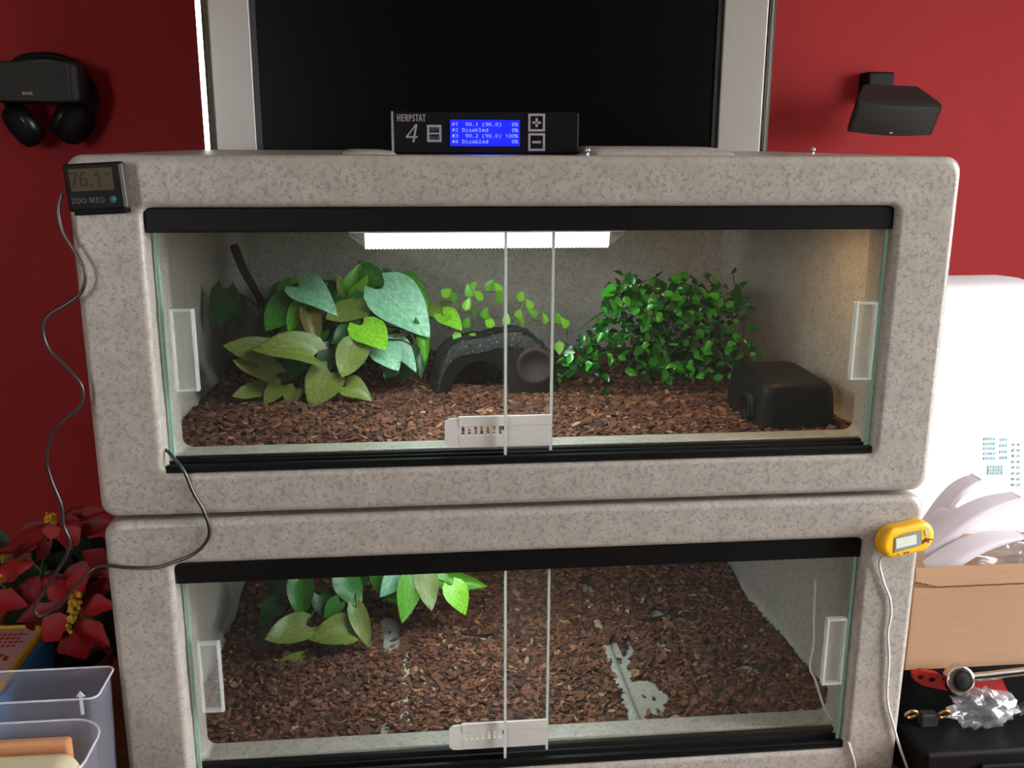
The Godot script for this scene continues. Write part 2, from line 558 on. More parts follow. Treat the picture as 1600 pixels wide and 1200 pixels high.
func make_cage(at: Vector3, label: String, lock_x: float) -> Node3D:
	var t := thing("vivarium", label, "vivarium", at, "stacked granite vivariums")
	part("body", shell_mesh, M["granite plastic"], t)
	# half-round ribs moulded into the floor, running front to back
	var mb := MB.new()
	for rx2 in [-0.197, 0.200]:
		mb = MB.new()
		var rib := []
		for k in 11:
			var row := PackedVector3Array()
			var zz := lerpf(-0.118, -0.66, k / 10.0)
			for j in 9:
				var an := PI * j / 8.0
				row.append(Vector3(rx2 + 0.013 * cos(an), 0.0445 + 0.0095 * sin(an), zz))
			rib.append(row)
		mb.sheet(rib, false, 1.0)
		part("floor_rib", mb.mesh(), M["granite plastic"], t)
	# tracks
	mb = MB.new()
	box(mb, Vector3(-0.5165, 0.398, -0.016), Vector3(0.518, 0.4305, -0.007), 0.002)
	box(mb, Vector3(-0.5165, 0.402, -0.030), Vector3(0.518, 0.4305, -0.025), 0.001)
	box(mb, Vector3(-0.5165, 0.402, -0.049), Vector3(0.518, 0.4305, -0.040), 0.002)
	box(mb, Vector3(-0.5165, 0.424, -0.049), Vector3(0.518, 0.4305, -0.008), 0.001)
	part("top_track", mb.mesh(), M["black plastic"], t)
	mb = MB.new()
	box(mb, Vector3(-0.5165, 0.0632, -0.052), Vector3(0.5195, 0.0665, -0.003), 0.001)
	box(mb, Vector3(-0.5165, 0.0635, -0.0135), Vector3(0.5195, 0.0735, -0.005), 0.002)
	box(mb, Vector3(-0.5165, 0.0635, -0.029), Vector3(0.5195, 0.0735, -0.0255), 0.001)
	box(mb, Vector3(-0.5165, 0.0635, -0.052), Vector3(0.5195, 0.0735, -0.0425), 0.002)
	part("bottom_track", mb.mesh(), M["black plastic"], t)
	# sliding panes: the right one runs in front of the left one
	for s in 2:
		var x0 := -0.512 if s == 0 else lock_x
		var x1 := lock_x + 0.069 if s == 0 else 0.515
		var zc := -0.0345 if s == 0 else -0.0195
		mb = MB.new()
		box(mb, Vector3(x0 + 0.002, 0.0680, zc - 0.0025), Vector3(x1 - 0.002, 0.4235, zc + 0.0025))
		var g := part("glass_door", mb.mesh(), M["pane glass"], t)
		for ex in [x0, x1]:
			mb = MB.new()
			box(mb, Vector3(ex - 0.002, 0.0680, zc - 0.0026), Vector3(ex + 0.002, 0.4235, zc + 0.0026))
			var inner: bool = (s == 0 and ex == x1) or (s == 1 and ex == x0)
			part("glass_edge", mb.mesh(), M["glass edge pale" if inner else "glass edge"], g)
		# clear finger pull glued to the pane
		var hx := -0.483 if s == 0 else 0.491
		mb = MB.new()
		var zf := zc + 0.0026
		box(mb, Vector3(hx - 0.0165, 0.176, zf), Vector3(hx - 0.0125, 0.293, zf + 0.010), 0.001)
		box(mb, Vector3(hx + 0.0125, 0.176, zf), Vector3(hx + 0.0165, 0.293, zf + 0.010), 0.001)
		box(mb, Vector3(hx - 0.0125, 0.176, zf), Vector3(hx + 0.0125, 0.180, zf + 0.010), 0.001)
		box(mb, Vector3(hx - 0.0125, 0.289, zf), Vector3(hx + 0.0125, 0.293, zf + 0.010), 0.001)
		part("handle_rim", mb.mesh(), M["acrylic rim"], g)
		mb = MB.new()
		box(mb, Vector3(hx - 0.0125, 0.180, zf), Vector3(hx + 0.0125, 0.289, zf + 0.002))
		part("handle", mb.mesh(), M["acrylic"], g)
	# ratchet lock bar between the panes, with seven slots
	mb = MB.new()
	var lx := lock_x - 0.088
	var rx := lock_x + 0.069
	var z0 := -0.0318
	var z1 := -0.0285
	mb.plate(Transform3D(), PackedVector2Array([Vector2(lx + 0.006, 0.0830), Vector2(lx + 0.020, 0.0820), Vector2(lx + 0.020, 0.1260), Vector2(lx + 0.006, 0.1255), Vector2(lx, 0.1200), Vector2(lx, 0.0880)]), z0, z1)
	box(mb, Vector3(lx + 0.020, 0.1130, z0), Vector3(rx, 0.1285, z1 + 0.001), 0.001)
	box(mb, Vector3(lx + 0.020, 0.0820, z0), Vector3(rx, 0.1000, z1), 0.001)
	for k in 8:
		var bx := lx + 0.020 + k * 0.0091
		box(mb, Vector3(bx, 0.0995, z0), Vector3(bx + 0.0048, 0.1135, z1))
	box(mb, Vector3(lx + 0.084, 0.0995, z0), Vector3(rx, 0.1135, z1))
	part("lock_bar", mb.mesh(), M["lock plastic"], t)
	return t

func strip_light(at: Vector3, label: String, energy: float) -> void:
	# at = middle of its top face, against the vivarium ceiling
	var t := thing("strip_light", label, "light", at, "strip lights under the vivarium ceilings")
	var mb := MB.new()
	box(mb, Vector3(-0.215, -0.030, -0.045), Vector3(0.215, 0.0, 0.045), 0.002)
	part("housing", mb.mesh(), M["light housing"], t)
	for s in [-1.0, 1.0]:
		mb = MB.new()
		var rows := []
		for k in 2:
			var x: float = s * (0.190 if k == 0 else 0.213)
			var h := 0.036 if k == 0 else 0.016
			rows.append(PackedVector3Array([Vector3(x, -0.028, -0.042), Vector3(x, -h - 0.018, -0.036), Vector3(x, -h - 0.018, 0.036), Vector3(x, -0.028, 0.042)]))
		mb.sheet(rows, true, s)
		mb.cap(rows[1], Vector3(s, 0, 0))
		part("end_cap", mb.mesh(), M["light housing"], t)
		mb = MB.new()
		mb.ball(Vector3(s * 0.2, -0.039, 0.036), 0.0028)
		part("screw", mb.mesh(), M["matt black"], t)
	# ribbed diffuser: fine prisms across its length
	mb = MB.new()
	var rr := []
	var ribs := 64
	for k in ribs * 2 + 1:
		var x := -0.19 + 0.38 * k / (ribs * 2.0)
		var d := 0.0012 if k % 2 == 0 else -0.0008
		rr.append(PackedVector3Array([Vector3(x, -0.029, -0.041 - d), Vector3(x, -0.048 - d, -0.038 - d), Vector3(x, -0.055 - d, -0.028), Vector3(x, -0.055 - d, 0.028), Vector3(x, -0.048 - d, 0.038 + d), Vector3(x, -0.029, 0.041 + d)]))
	mb.sheet(rr, false, -1.0)
	part("diffuser", mb.mesh(), M["light diffuser"], t)
	var l := AreaLight3D.new()
	l.name = "lamp_light"
	l.area_size = Vector2(0.38, 0.07)
	l.light_color = Color(0.90, 1.0, 0.97)
	l.light_energy = energy
	l.shadow_enabled = true
	l.area_range = 8.0
	t.add_child(l)
	l.transform = Transform3D(Basis(Vector3.RIGHT, -PI / 2), Vector3(0, -0.059, 0))

# ------------------------------------------------------------------ bark
var chip_meshes := []
func make_chips() -> void:
	for k in 4:
		var mb := MB.new()
		var n := 5 + k % 2
		var top := PackedVector3Array()
		var bot := PackedVector3Array()
		for j in n:
			var a := TAU * j / n + rng.randf_range(-0.35, 0.35)
			var r := rng.randf_range(0.36, 0.56)
			top.append(Vector3(cos(a) * r, 0.5 + rng.randf_range(-0.25, 0.25), sin(a) * r))
			bot.append(Vector3(cos(a) * r * 1.05, -0.5 + rng.randf_range(-0.2, 0.2), sin(a) * r * 0.95))
		mb.cap(top, Vector3.UP)
		mb.cap(bot, Vector3.DOWN)
		for j in n:
			var j2 := (j + 1) % n
			var nn := ((top[j2] + top[j]) * Vector3(1, 0, 1)).normalized()
			mb.flat_quad(bot[j], bot[j2], top[j2], top[j], nn)
		chip_meshes.append(mb.mesh())

func in_bare(p: Vector2, bare: Array) -> bool:
	var q := p + Vector2(noise.get_noise_2d(p.x * 900.0, p.y * 900.0), noise.get_noise_2d(p.x * 900.0 + 70.0, p.y * 900.0)) * 0.008
	for b in bare:
		if Geometry2D.is_point_in_polygon(q, b): return true
	return false

func mulch(base_y: float, bare: Array, label: String, depth: float, count: int, seed_: int, keep_out: Array = []) -> void:
	noise.frequency = 0.012
	noise.seed = seed_
	var t := thing("bark_mulch", label, "mulch", P(0, base_y + 0.0455, -0.4))
	t.set_meta("kind", "stuff")
	var nx := 210
	var nz := 120
	var rows := []
	for b in nz + 1:
		var z := lerpf(-0.113, -0.715, float(b) / nz)
		var row := PackedVector3Array()
		for a in nx + 1:
			var half := lerpf(0.575, 0.545, float(b) / nz)
			var x := lerpf(-half, half, float(a) / nx)
			var h := depth * (0.65 + 0.5 * noise.get_noise_2d(x * 420.0, z * 420.0)) + 0.003 * noise.get_noise_2d(x * 3000.0, z * 3000.0)
			h += 0.022 * smoothstep(-0.56, -0.72, z)
			if in_bare(Vector2(x, z), bare): h = -0.004
			row.append(Vector3(x, h, z + 0.4))
		rows.append(row)
	var mb := MB.new()
	mb.sheet(rows, false, -1.0)
	part("mulch_bed", mb.mesh(), M["bark bed"], t)
	var tones := [Color(0.125, 0.040, 0.021), Color(0.16, 0.054, 0.027), Color(0.085, 0.028, 0.016), Color(0.19, 0.074, 0.040), Color(0.055, 0.021, 0.014), Color(0.145, 0.046, 0.023)]
	for k in 4:
		var mm := MultiMesh.new()
		mm.transform_format = MultiMesh.TRANSFORM_3D
		mm.use_colors = true
		mm.mesh = chip_meshes[k]
		var xfs := []
		var cols := []
		for j in count / 4:
			var z := rng.randf_range(-0.71, -0.112)
			var half := lerpf(0.568, 0.54, (z + 0.112) / -0.6)
			var x := rng.randf_range(-half, half)
			var lone := rng.randf() < 0.03
			if in_bare(Vector2(x, z), bare) and not lone: continue
			var h := depth * (0.65 + 0.5 * noise.get_noise_2d(x * 420.0, z * 420.0)) + rng.randf_range(-0.001, 0.004)
			h += 0.022 * smoothstep(-0.56, -0.72, z)
			if lone and in_bare(Vector2(x, z), bare): h = 0.002
			var l := rng.randf_range(0.008, 0.022) * (1.5 if rng.randf() < 0.07 else 1.0)
			var bs := Basis.from_euler(Vector3(rng.randfn(0.0, 0.34), rng.randf() * TAU, rng.randfn(0.0, 0.34))) * Basis.from_scale(Vector3(l, rng.randf_range(0.0018, 0.004), l * rng.randf_range(0.35, 0.75)))
			xfs.append(Transform3D(bs, Vector3(x, h, z + 0.4)))
			var c: Color = tones[rng.randi() % tones.size()]
			var g := rng.randf_range(0.7, 1.4)
			if rng.randf() < 0.04: c = Color(0.34, 0.18, 0.10)
			cols.append(Color(c.r * g, c.g * g, c.b * g))
		mm.instance_count = xfs.size()
		for j in xfs.size():
			mm.set_instance_transform(j, xfs[j])
			mm.set_instance_color(j, cols[j])
		var o := MultiMeshInstance3D.new()
		o.name = "bark_chips"
		o.multimesh = mm
		o.material_override = M["bark"]
		t.add_child(o, true)

func bare_from(list: Array, ox: float, oy: float, sc: float, y: float) -> Array:
	var out := []
	for poly in list:
		var pv := PackedVector2Array()
		for k in range(0, poly.size(), 2):
			var w := UY(ox + poly[k] / sc, oy + poly[k + 1] / sc, y)
			pv.append(Vector2(w.x, w.z))
		out.append(pv)
	return out

# ------------------------------------------------------------------ main
func _ready() -> void:
	rng.seed = 4711
	# camera
	cam_basis = Basis(Vector3.UP, deg_to_rad(YAW)) * Basis(Vector3.RIGHT, deg_to_rad(PITCH)) * Basis(Vector3.BACK, deg_to_rad(ROLL))
	var cam := Camera3D.new()
	cam.name = "camera"
	cam.transform = Transform3D(cam_basis, CAM)
	cam.keep_aspect = Camera3D.KEEP_HEIGHT
	cam.fov = rad_to_deg(2.0 * atan(600.0 / FPX))
	cam.near = 0.02
	cam.far = 60.0
	add_child(cam)
	cam.current = true
	# sky: an even bright overcast, seen by the room only through its window
	var env := Environment.new()
	env.background_mode = Environment.BG_SKY
	var sm := ProceduralSkyMaterial.new()
	sm.sky_top_color = Color(0.93, 0.94, 0.96)
	sm.sky_horizon_color = Color(0.97, 0.97, 0.97)
	sm.ground_bottom_color = Color(0.60, 0.60, 0.57)
	sm.ground_horizon_color = Color(0.80, 0.80, 0.78)
	sm.sun_angle_max = 0.0
	sm.energy_multiplier = 1.0
	var sky := Sky.new()
	sky.sky_material = sm
	env.sky = sky
	env.background_energy_multiplier = 29.0
	env.ambient_light_source = Environment.AMBIENT_SOURCE_DISABLED
	env.tonemap_mode = Environment.TONE_MAPPER_LINEAR
	env.tonemap_exposure = 1.0
	env.sdfgi_enabled = true
	env.ssao_enabled = true
	env.ssil_enabled = true
	var we := WorldEnvironment.new()
	we.name = "world_environment"
	we.environment = env
	add_child(we)

	make_materials()
	make_leaf_meshes()
	make_chips()
	room()
	bench()
	television()
	cages()
	upper_inside()
	lower_inside()
	on_top()
	wall_things()
	left_clutter()
	right_clutter()
	cables()

# ------------------------------------------------------------------ the room
func room() -> void:
	var x0 := -2.3
	var x1 := 2.5
	var z0 := -1.1
	var z1 := 3.2
	var h := 2.45
	var mb := MB.new()
	box(mb, Vector3(x0 - 0.1, -0.1, z0 - 0.1), Vector3(x1 + 0.1, 0, z1 + 0.1))
	struct("floor", mb, M["carpet"])
	mb = MB.new()
	box(mb, Vector3(x0 - 0.1, h, z0 - 0.1), Vector3(x1 + 0.1, h + 0.1, z1 + 0.1))
	struct("ceiling", mb, M["ceiling paint"])
	mb = MB.new()
	box(mb, Vector3(x0 - 0.1, 0, z0 - 0.1), Vector3(x1 + 0.1, h, z0))
	struct("wall_back", mb, M["red paint"])
	mb = MB.new()
	box(mb, Vector3(x0 - 0.1, 0, z0), Vector3(x0, h, z1))
	struct("wall_left", mb, M["tan paint"])
	# the front wall, behind the camera, has a smaller window at its left end
	var fa := -2.2
	var fb := -1.60
	var fya := 1.15
	var fyb := 2.25
	mb = MB.new()
	box(mb, Vector3(x0 - 0.1, 0, z1), Vector3(fa, h, z1 + 0.1))
	box(mb, Vector3(fb, 0, z1), Vector3(x1 + 0.1, h, z1 + 0.1))
	box(mb, Vector3(fa, 0, z1), Vector3(fb, fya, z1 + 0.1))
	box(mb, Vector3(fa, fyb, z1), Vector3(fb, h, z1 + 0.1))
	struct("wall_front", mb, M["tan paint"])
	mb = MB.new()
	for s in [[fa, fa + 0.05, fya, fyb], [fb - 0.05, fb, fya, fyb], [fa + 0.05, fb - 0.05, fya, fya + 0.05], [fa + 0.05, fb - 0.05, fyb - 0.05, fyb]]:
		box(mb, Vector3(s[0], s[2], z1 + 0.02), Vector3(s[1], s[3], z1 + 0.08), 0.004)
	var win2 := struct("window_2", mb, M["white trim"])
	mb = MB.new()
	box(mb, Vector3(fa + 0.05, fya + 0.05, z1 + 0.047), Vector3(fb - 0.05, fyb - 0.05, z1 + 0.053))
	part("pane", mb.mesh(), M["pane glass"], win2)
	# the right wall has a wide window
	var wa := 0.0
	var wb := 1.3
	var ya := 0.45
	var yb := 2.35
	mb = MB.new()
	box(mb, Vector3(x1, 0, z0), Vector3(x1 + 0.1, h, wa))
	box(mb, Vector3(x1, 0, wb), Vector3(x1 + 0.1, h, z1))
	box(mb, Vector3(x1, 0, wa), Vector3(x1 + 0.1, ya, wb))
	box(mb, Vector3(x1, yb, wa), Vector3(x1 + 0.1, h, wb))
	struct("wall_right", mb, M["tan paint"])
	mb = MB.new()
	for s in [[wa, wa + 0.05, ya, yb], [wb - 0.05, wb, ya, yb], [wa + 0.05, wb - 0.05, ya, ya + 0.05], [wa + 0.05, wb - 0.05, yb - 0.05, yb], [(wa + wb) / 2 - 0.025, (wa + wb) / 2 + 0.025, ya + 0.05, yb - 0.05]]:
		box(mb, Vector3(x1 + 0.02, s[2], s[0]), Vector3(x1 + 0.08, s[3], s[1]), 0.004)
	var win := struct("window_1", mb, M["white trim"])
	for s in 2:
		mb = MB.new()
		var pz := wa + 0.05 if s == 0 else (wa + wb) / 2 + 0.025
		box(mb, Vector3(x1 + 0.047, ya + 0.05, pz), Vector3(x1 + 0.053, yb - 0.05, pz + (wb - wa) / 2 - 0.075))
		part("pane", mb.mesh(), M["pane glass"], win)
	mb = MB.new()
	box(mb, Vector3(x0, 0, z0), Vector3(x1, 0.09, z0 + 0.014), 0.004)
	struct("baseboard_back", mb, M["white trim"])

func bench() -> void:
	var t := thing("media_bench", "low wooden media bench carrying both granite vivariums", "bench", Vector3(0.05, 0, -0.45))
	var mb := MB.new()
	box(mb, Vector3(-1.35, Y0 - 0.035, -1.08), Vector3(1.45, Y0, 0.30), 0.006)
	wpart("bench_top", mb, M["bench wood"], t)
	for x in [-1.33, -0.45, 0.5, 1.40]:
		mb = MB.new()
		box(mb, Vector3(x, 0, -1.06), Vector3(x + 0.03, Y0 - 0.035, 0.28), 0.003)
		wpart("side_panel", mb, M["bench wood"], t)
	mb = MB.new()
	box(mb, Vector3(-1.30, 0.08, -1.05), Vector3(1.40, 0.11, 0.27), 0.003)
	wpart("shelf", mb, M["bench wood"], t)

func television() -> void:
	var zf := -0.85
	var t := thing("television", "flat television with silver side bezels and dark screen on the red wall", "television", P(0.02, 0.80, -0.95))
	var mb := MB.new()
	box(mb, P(-0.565, 0.815, -1.02), P(0.605, 1.60, zf - 0.024), 0.01)
	wpart("housing", mb, M["matt black"], t)
	# silver side strips
	for s in [[-0.578, -0.4935], [0.5185, 0.618]]:
		mb = MB.new()
		box(mb, P(s[0], 0.80, zf - 0.03), P(s[1], 1.62, zf), 0.004)
		wpart("side_bezel", mb, M["silver bezel"], t)
	mb = MB.new()
	box(mb, P(-0.578, 1.62, zf - 0.03), P(0.618, 1.70, zf), 0.004)
	wpart("top_bezel", mb, M["silver bezel"], t)
	# dark gloss recess and polished outer edge that stands proud of the side strips
	for s in [[-0.5915, -0.578, -0.6005, -0.5915], [0.618, 0.6275, 0.6275, 0.6325]]:
		mb = MB.new()
		box(mb, P(s[0], 0.80, zf - 0.05), P(s[1], 1.70, zf - 0.012), 0.0)
		wpart("gloss_strip", mb, M["tv gloss"] if M.has("tv gloss") else std("tv gloss", Color(0.60, 0.60, 0.60), 0.06, 0.9), t)
		mb = MB.new()
		# its face slants inwards, towards the screen
		var ou: float = s[2] if s[2] < 0.0 else s[3]
		var inn: float = s[3] if s[2] < 0.0 else s[2]
		var lp := PackedVector2Array([Vector2(ou, zf - 0.05), Vector2(inn, zf - 0.05), Vector2(inn, zf - 0.003), Vector2(ou, zf + 0.004)])
		var up2 := Basis(Vector3(1, 0, 0), Vector3(0, 0, 1), Vector3(0, -1, 0))
		mb.plate(Transform3D(up2, P(0, 0, 0)), lp, -1.70, -0.80)
		wpart("outer_edge", mb, M["silver edge"], t)
	mb = MB.new()
	box(mb, P(-0.4935, 0.815, zf - 0.02), P(-0.481, 1.62, zf - 0.006))
	wpart("screen_frame", mb, M["screen edge"], t)
	mb = MB.new()
	box(mb, P(0.506, 0.815, zf - 0.02), P(0.5185, 1.62, zf - 0.006))
	wpart("screen_frame", mb, M["screen edge"], t)
	mb = MB.new()
	box(mb, P(-0.481, 0.815, zf - 0.02), P(0.506, 1.62, zf - 0.009))
	wpart("screen", mb, M["screen"], t)
	mb = MB.new()
	box(mb, P(-0.2, 0.95, -1.1), P(0.24, 1.40, -1.015))
	wpart("wall_mount", mb, M["matt black"], t)

func cages() -> void:
	shell_mesh = cage_shell()
	make_cage(P(0, 0, 0), "lower granite vivarium with brown bark floor under another vivarium", -0.036)
	var u := make_cage(P(0, UP, 0), "upper granite vivarium with lit strip light, plants and black hides", -0.0365)
	# low moulded mounds and two pins on the roof
	for s in [[-0.262, -0.185, -0.16, -0.08, 0.008], [0.082, 0.30, -0.22, -0.05, 0.013]]:
		var mb := MB.new()
		var rows := []
		for k in 7:
			var a := PI * 0.5 * k / 6.0
			var m: float = (s[1] - s[0]) * 0.5
			var ins: float = minf(m * 0.55, 0.035) * (1.0 - cos(a))
			var lp := rrect(s[0] + ins * 0.5, s[1] - ins * 1.4, s[2] + ins, s[3] - ins, minf(0.02, (s[3] - s[2]) * 0.3), 0.0, 4)
			var row := PackedVector3Array()
			for p in lp: row.append(Vector3(p.x, CH - 0.001 + s[4] * sin(a), p.y))
			rows.append(row)
		mb.sheet(rows, true, -1.0)
		mb.cap(rows[-1], Vector3.UP)
		part("roof_mound", mb.mesh(), M["granite plastic"], u)
	for x in [[0.0775, -0.03], [0.492, -0.25]]:
		var mb := MB.new()
		mb.tube([Vector3(x[0], CH - 0.002, x[1]), Vector3(x[0], CH + 0.005, x[1])], 0.0025, 8)
		mb.ball(Vector3(x[0], CH + 0.007, x[1]), 0.0045, Vector3.ONE, 6, 10)
		part("roof_pin", mb.mesh(), M["chrome"], u)
	strip_light(P(-0.048, UP + 0.4105, -0.22), "glowing strip light under the ceiling of the upper vivarium", 0.20)
	strip_light(P(-0.02, 0.4105, -0.30), "strip light hidden behind the top track of the lower vivarium", 0.14)

	added_lamp(P(0.43, UP + 0.4095, -0.21))

func added_lamp(at: Vector3) -> void:
	# flat warm lamp added out of sight to tint the right inside wall
	var t := thing("added_lamp", "unseen flat warm lamp added under the ceiling above the hide box", "lamp", at)
	var mb := MB.new()
	mb.lathe(Transform3D(), [Vector2(0.001, 0.0), Vector2(0.042, 0.0), Vector2(0.044, -0.003), Vector2(0.044, -0.010), Vector2(0.038, -0.012)], 28, -1.0)
	part("housing", mb.mesh(), M["light housing"], t)
	mb = MB.new()
	mb.lathe(Transform3D(), [Vector2(0.038, -0.0115), Vector2(0.025, -0.0135), Vector2(0.001, -0.014)], 28, -1.0)
	var gm := std("warm lens", Color(1.0, 0.95, 0.85), 0.3)
	gm.emission_enabled = true
	gm.emission = Color(1.0, 0.80, 0.52)
	gm.emission_energy_multiplier = 2.0
	part("lens", mb.mesh(), gm, t)
	var l := AreaLight3D.new()
	l.name = "lamp_light"
	l.area_size = Vector2(0.06, 0.06)
	l.light_color = Color(1.0, 0.83, 0.58)
	l.light_energy = 0.045
	l.area_range = 8.0
	l.shadow_enabled = true
	t.add_child(l)
	l.transform = Transform3D(Basis(Vector3.RIGHT, -PI / 2), Vector3(0, -0.016, 0))

# ------------------------------------------------------------------ inside the upper vivarium
func upper_inside() -> void:
	var fl := UP + 0.0455
	var bare := bare_from([[945, 612, 952, 605, 963, 611, 955, 618], [962, 601, 968, 597, 969, 611], [974, 601, 985, 594, 984, 607], [988, 592, 998, 588, 996, 596]], 0, 0, 1.0, fl)
	mulch(UP, bare, "reddish bark mulch covering the floor of the upper vivarium", 0.014, 14000, 51)
	# --- leafy plant with heart-shaped leaves
	var root := UY(450, 590, fl + 0.01)
	var t := thing("artificial_plant", "large-leaved green plant left of the black cave in the upper vivarium", "plant", root)
	var L := [
		[598, 452, 672, 520, 0.78, -0.50, -0.44, 10, "leaf mint"], [547, 455, 557, 413, 0.55, -0.55, -0.54, -15, "leaf bright"], [553, 476, 577, 429, 0.52, -0.54, -0.52, 10, "leaf bright"],
		[566, 421, 624, 452, 0.42, -0.56, -0.52, 35, "leaf mid"], [468, 449, 520, 477, 0.72, -0.50, -0.44, 10, "leaf mint"], [455, 466, 415, 522, 0.72, -0.50, -0.45, 0, "leaf mid"],
		[472, 474, 448, 520, 0.55, -0.48, -0.44, 20, "leaf bright"], [480, 488, 497, 545, 0.52, -0.47, -0.43, -10, "leaf brown"], [560, 482, 507, 504, 0.80, -0.49, -0.44, 8, "leaf olive"],
		[563, 510, 518, 533, 0.78, -0.46, -0.42, 0, "leaf dark"], [562, 500, 592, 445, 0.48, -0.50, -0.49, -12, "leaf olive"], [565, 508, 604, 550, 0.86, -0.45, -0.40, 0, "leaf lime"],
		[596, 540, 622, 576, 0.95, -0.44, -0.40, 14, "leaf mint"], [606, 537, 652, 568, 0.72, -0.47, -0.43, -8, "leaf mint"], [556, 538, 534, 593, 0.82, -0.42, -0.38, 0, "leaf olive"],
		[428, 558, 350, 535, 0.66, -0.42, -0.40, -6, "leaf olive"], [490, 556, 400, 531, 0.68, -0.40, -0.37, 4, "leaf olive"], [432, 586, 360, 566, 0.58, -0.42, -0.40, 0, "leaf olive"],
		[516, 582, 482, 634, 0.98, -0.40, -0.37, -4, "leaf olive"], [540, 604, 579, 618, 0.90, -0.40, -0.375, 0, "leaf olive"], [412, 606, 362, 622, 0.62, -0.41, -0.39, 0, "leaf olive"],
		[440, 602, 410, 630, 0.80, -0.40, -0.38, 0, "leaf olive"], [462, 608, 446, 634, 0.95, -0.40, -0.385, 0, "leaf olive"], [352, 452, 346, 514, 0.74, -0.52, -0.50, 10, "leaf dark"],
		[455, 444, 430, 470, 0.60, -0.54, -0.50, 0, "leaf mid"], [478, 438, 512, 457, 0.52, -0.56, -0.52, 20, "leaf mid"], [542, 474, 526, 428, 0.48, -0.55, -0.55, 0, "leaf olive"],
		[522, 474, 511, 442, 0.52, -0.55, -0.54, 0, "leaf brown"], [668, 492, 661, 450, 0.42, -0.52, -0.52, 0, "leaf bright"], [702, 480, 662, 496, 0.60, -0.52, -0.49, 0, "leaf olive"],
		[690, 490, 722, 512, 0.85, -0.50, -0.47, 0, "leaf lime"], [664, 520, 664, 570, 0.32, -0.47, -0.44, 10, "leaf bright"], [652, 524, 648, 494, 0.45, -0.47, -0.46, 0, "leaf mid"],
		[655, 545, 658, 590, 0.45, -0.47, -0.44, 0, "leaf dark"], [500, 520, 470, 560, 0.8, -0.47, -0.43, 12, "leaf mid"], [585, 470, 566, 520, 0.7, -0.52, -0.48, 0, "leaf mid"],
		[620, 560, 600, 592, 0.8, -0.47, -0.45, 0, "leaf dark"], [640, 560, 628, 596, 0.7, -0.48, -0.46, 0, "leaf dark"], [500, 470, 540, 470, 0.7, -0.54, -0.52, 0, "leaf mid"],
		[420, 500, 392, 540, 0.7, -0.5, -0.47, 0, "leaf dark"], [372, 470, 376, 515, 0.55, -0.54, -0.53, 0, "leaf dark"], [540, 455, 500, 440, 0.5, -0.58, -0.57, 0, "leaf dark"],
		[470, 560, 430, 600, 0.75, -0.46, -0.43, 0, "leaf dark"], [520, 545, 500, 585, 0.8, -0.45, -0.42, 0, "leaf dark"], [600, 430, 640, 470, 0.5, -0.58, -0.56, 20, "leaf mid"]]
	for j in 26:
		var fu := rng.randf_range(400, 650)
		var fv := rng.randf_range(430, 560)
		var an := rng.randf_range(0.2, PI - 0.2)
		var ln := rng.randf_range(34, 56)
		var fz := rng.randf_range(-0.60, -0.53)
		L.append([fu, fv, fu + cos(an) * ln, fv + sin(an) * ln, rng.randf_range(0.6, 0.85), fz, fz + 0.03, rng.randf_range(-20, 20), ["leaf mid", "leaf bright", "leaf dark", "leaf olive"][j % 4]])
	var k := 0
	for a in L:
		var b := px_leaf(t, "heart", a, k)
		k += 1
		if k % 2 == 0:
			var mid := (b + root) * 0.5 + Vector3(0, 0.05, -0.02)
			stem(t, [root + Vector3(rng.randf_range(-0.03, 0.03), -0.004, rng.randf_range(-0.02, 0.02)), mid, b], 0.0016, "stem brown" if k % 4 == 0 else "stem green")
	stem(t, [U(556, 520, -0.46), U(600, 528, -0.45), U(640, 520, -0.46), U(668, 515, -0.48)], 0.0022, "stem brown", "runner")
	stem(t, [U(604, 530, -0.44), U(632, 533, -0.43), U(652, 548, -0.43)], 0.0016, "stem brown", "runner")
	# --- pale sprig trailing over the cave
	var sroot := U(700, 515, -0.50)
	var s := thing("vine_sprig", "pale green sprig of small leaves trailing over the black cave", "plant", sroot)
	var sp := [[734, 446], [760, 447], [782, 449], [755, 461], [777, 467], [735, 457], [811, 463], [832, 475], [840, 486], [807, 490], [818, 502], [850, 499], [743, 486], [757, 491], [726, 477], [690, 455], [711, 466], [742, 512], [711, 510], [776, 513], [679, 570], [664, 532], [651, 518], [887, 504], [874, 524], [873, 499], [871, 574], [893, 537], [725, 505], [790, 500], [700, 500], [768, 505]]
	for q in sp:
		var ang := rng.randf_range(-0.9, 0.9) + (PI if q[1] > 508 else 0.0)
		var c := U(q[0], q[1] + 8, -0.49)
		var l := rng.randf_range(0.023, 0.030)
		var d := Vector3(sin(ang), cos(ang), rng.randf_range(0.0, 0.5)).normalized()
		put_leaf(s, "small", k, "leaf lime" if rng.randf() < 0.72 else "leaf bright", leaf_xf(c, c + d * l, 0.68, rng.randf_range(-30, 30), 0.5))
		k += 1
	for run in [[[700, 515], [715, 490], [732, 462], [760, 456], [782, 458]], [[690, 520], [740, 500], [790, 495], [825, 482], [840, 492]], [[692, 512], [690, 480], [692, 465]], [[800, 505], [812, 480], [812, 470]], [[690, 520], [672, 540], [680, 575]], [[830, 500], [860, 505], [885, 515], [880, 560], [872, 582]], [[700, 512], [722, 488], [757, 498]]]:
		var pts := []
		for q in run: pts.append(U(q[0], q[1], -0.495))
		stem(s, pts, 0.0009, "stem green")
	# --- dense small-leaved vine at the right
	var vroot := UY(1060, 585, fl + 0.012)
	var v := thing("dense_vine", "dense dark green small-leaved vine beside the black hide box", "plant", vroot)
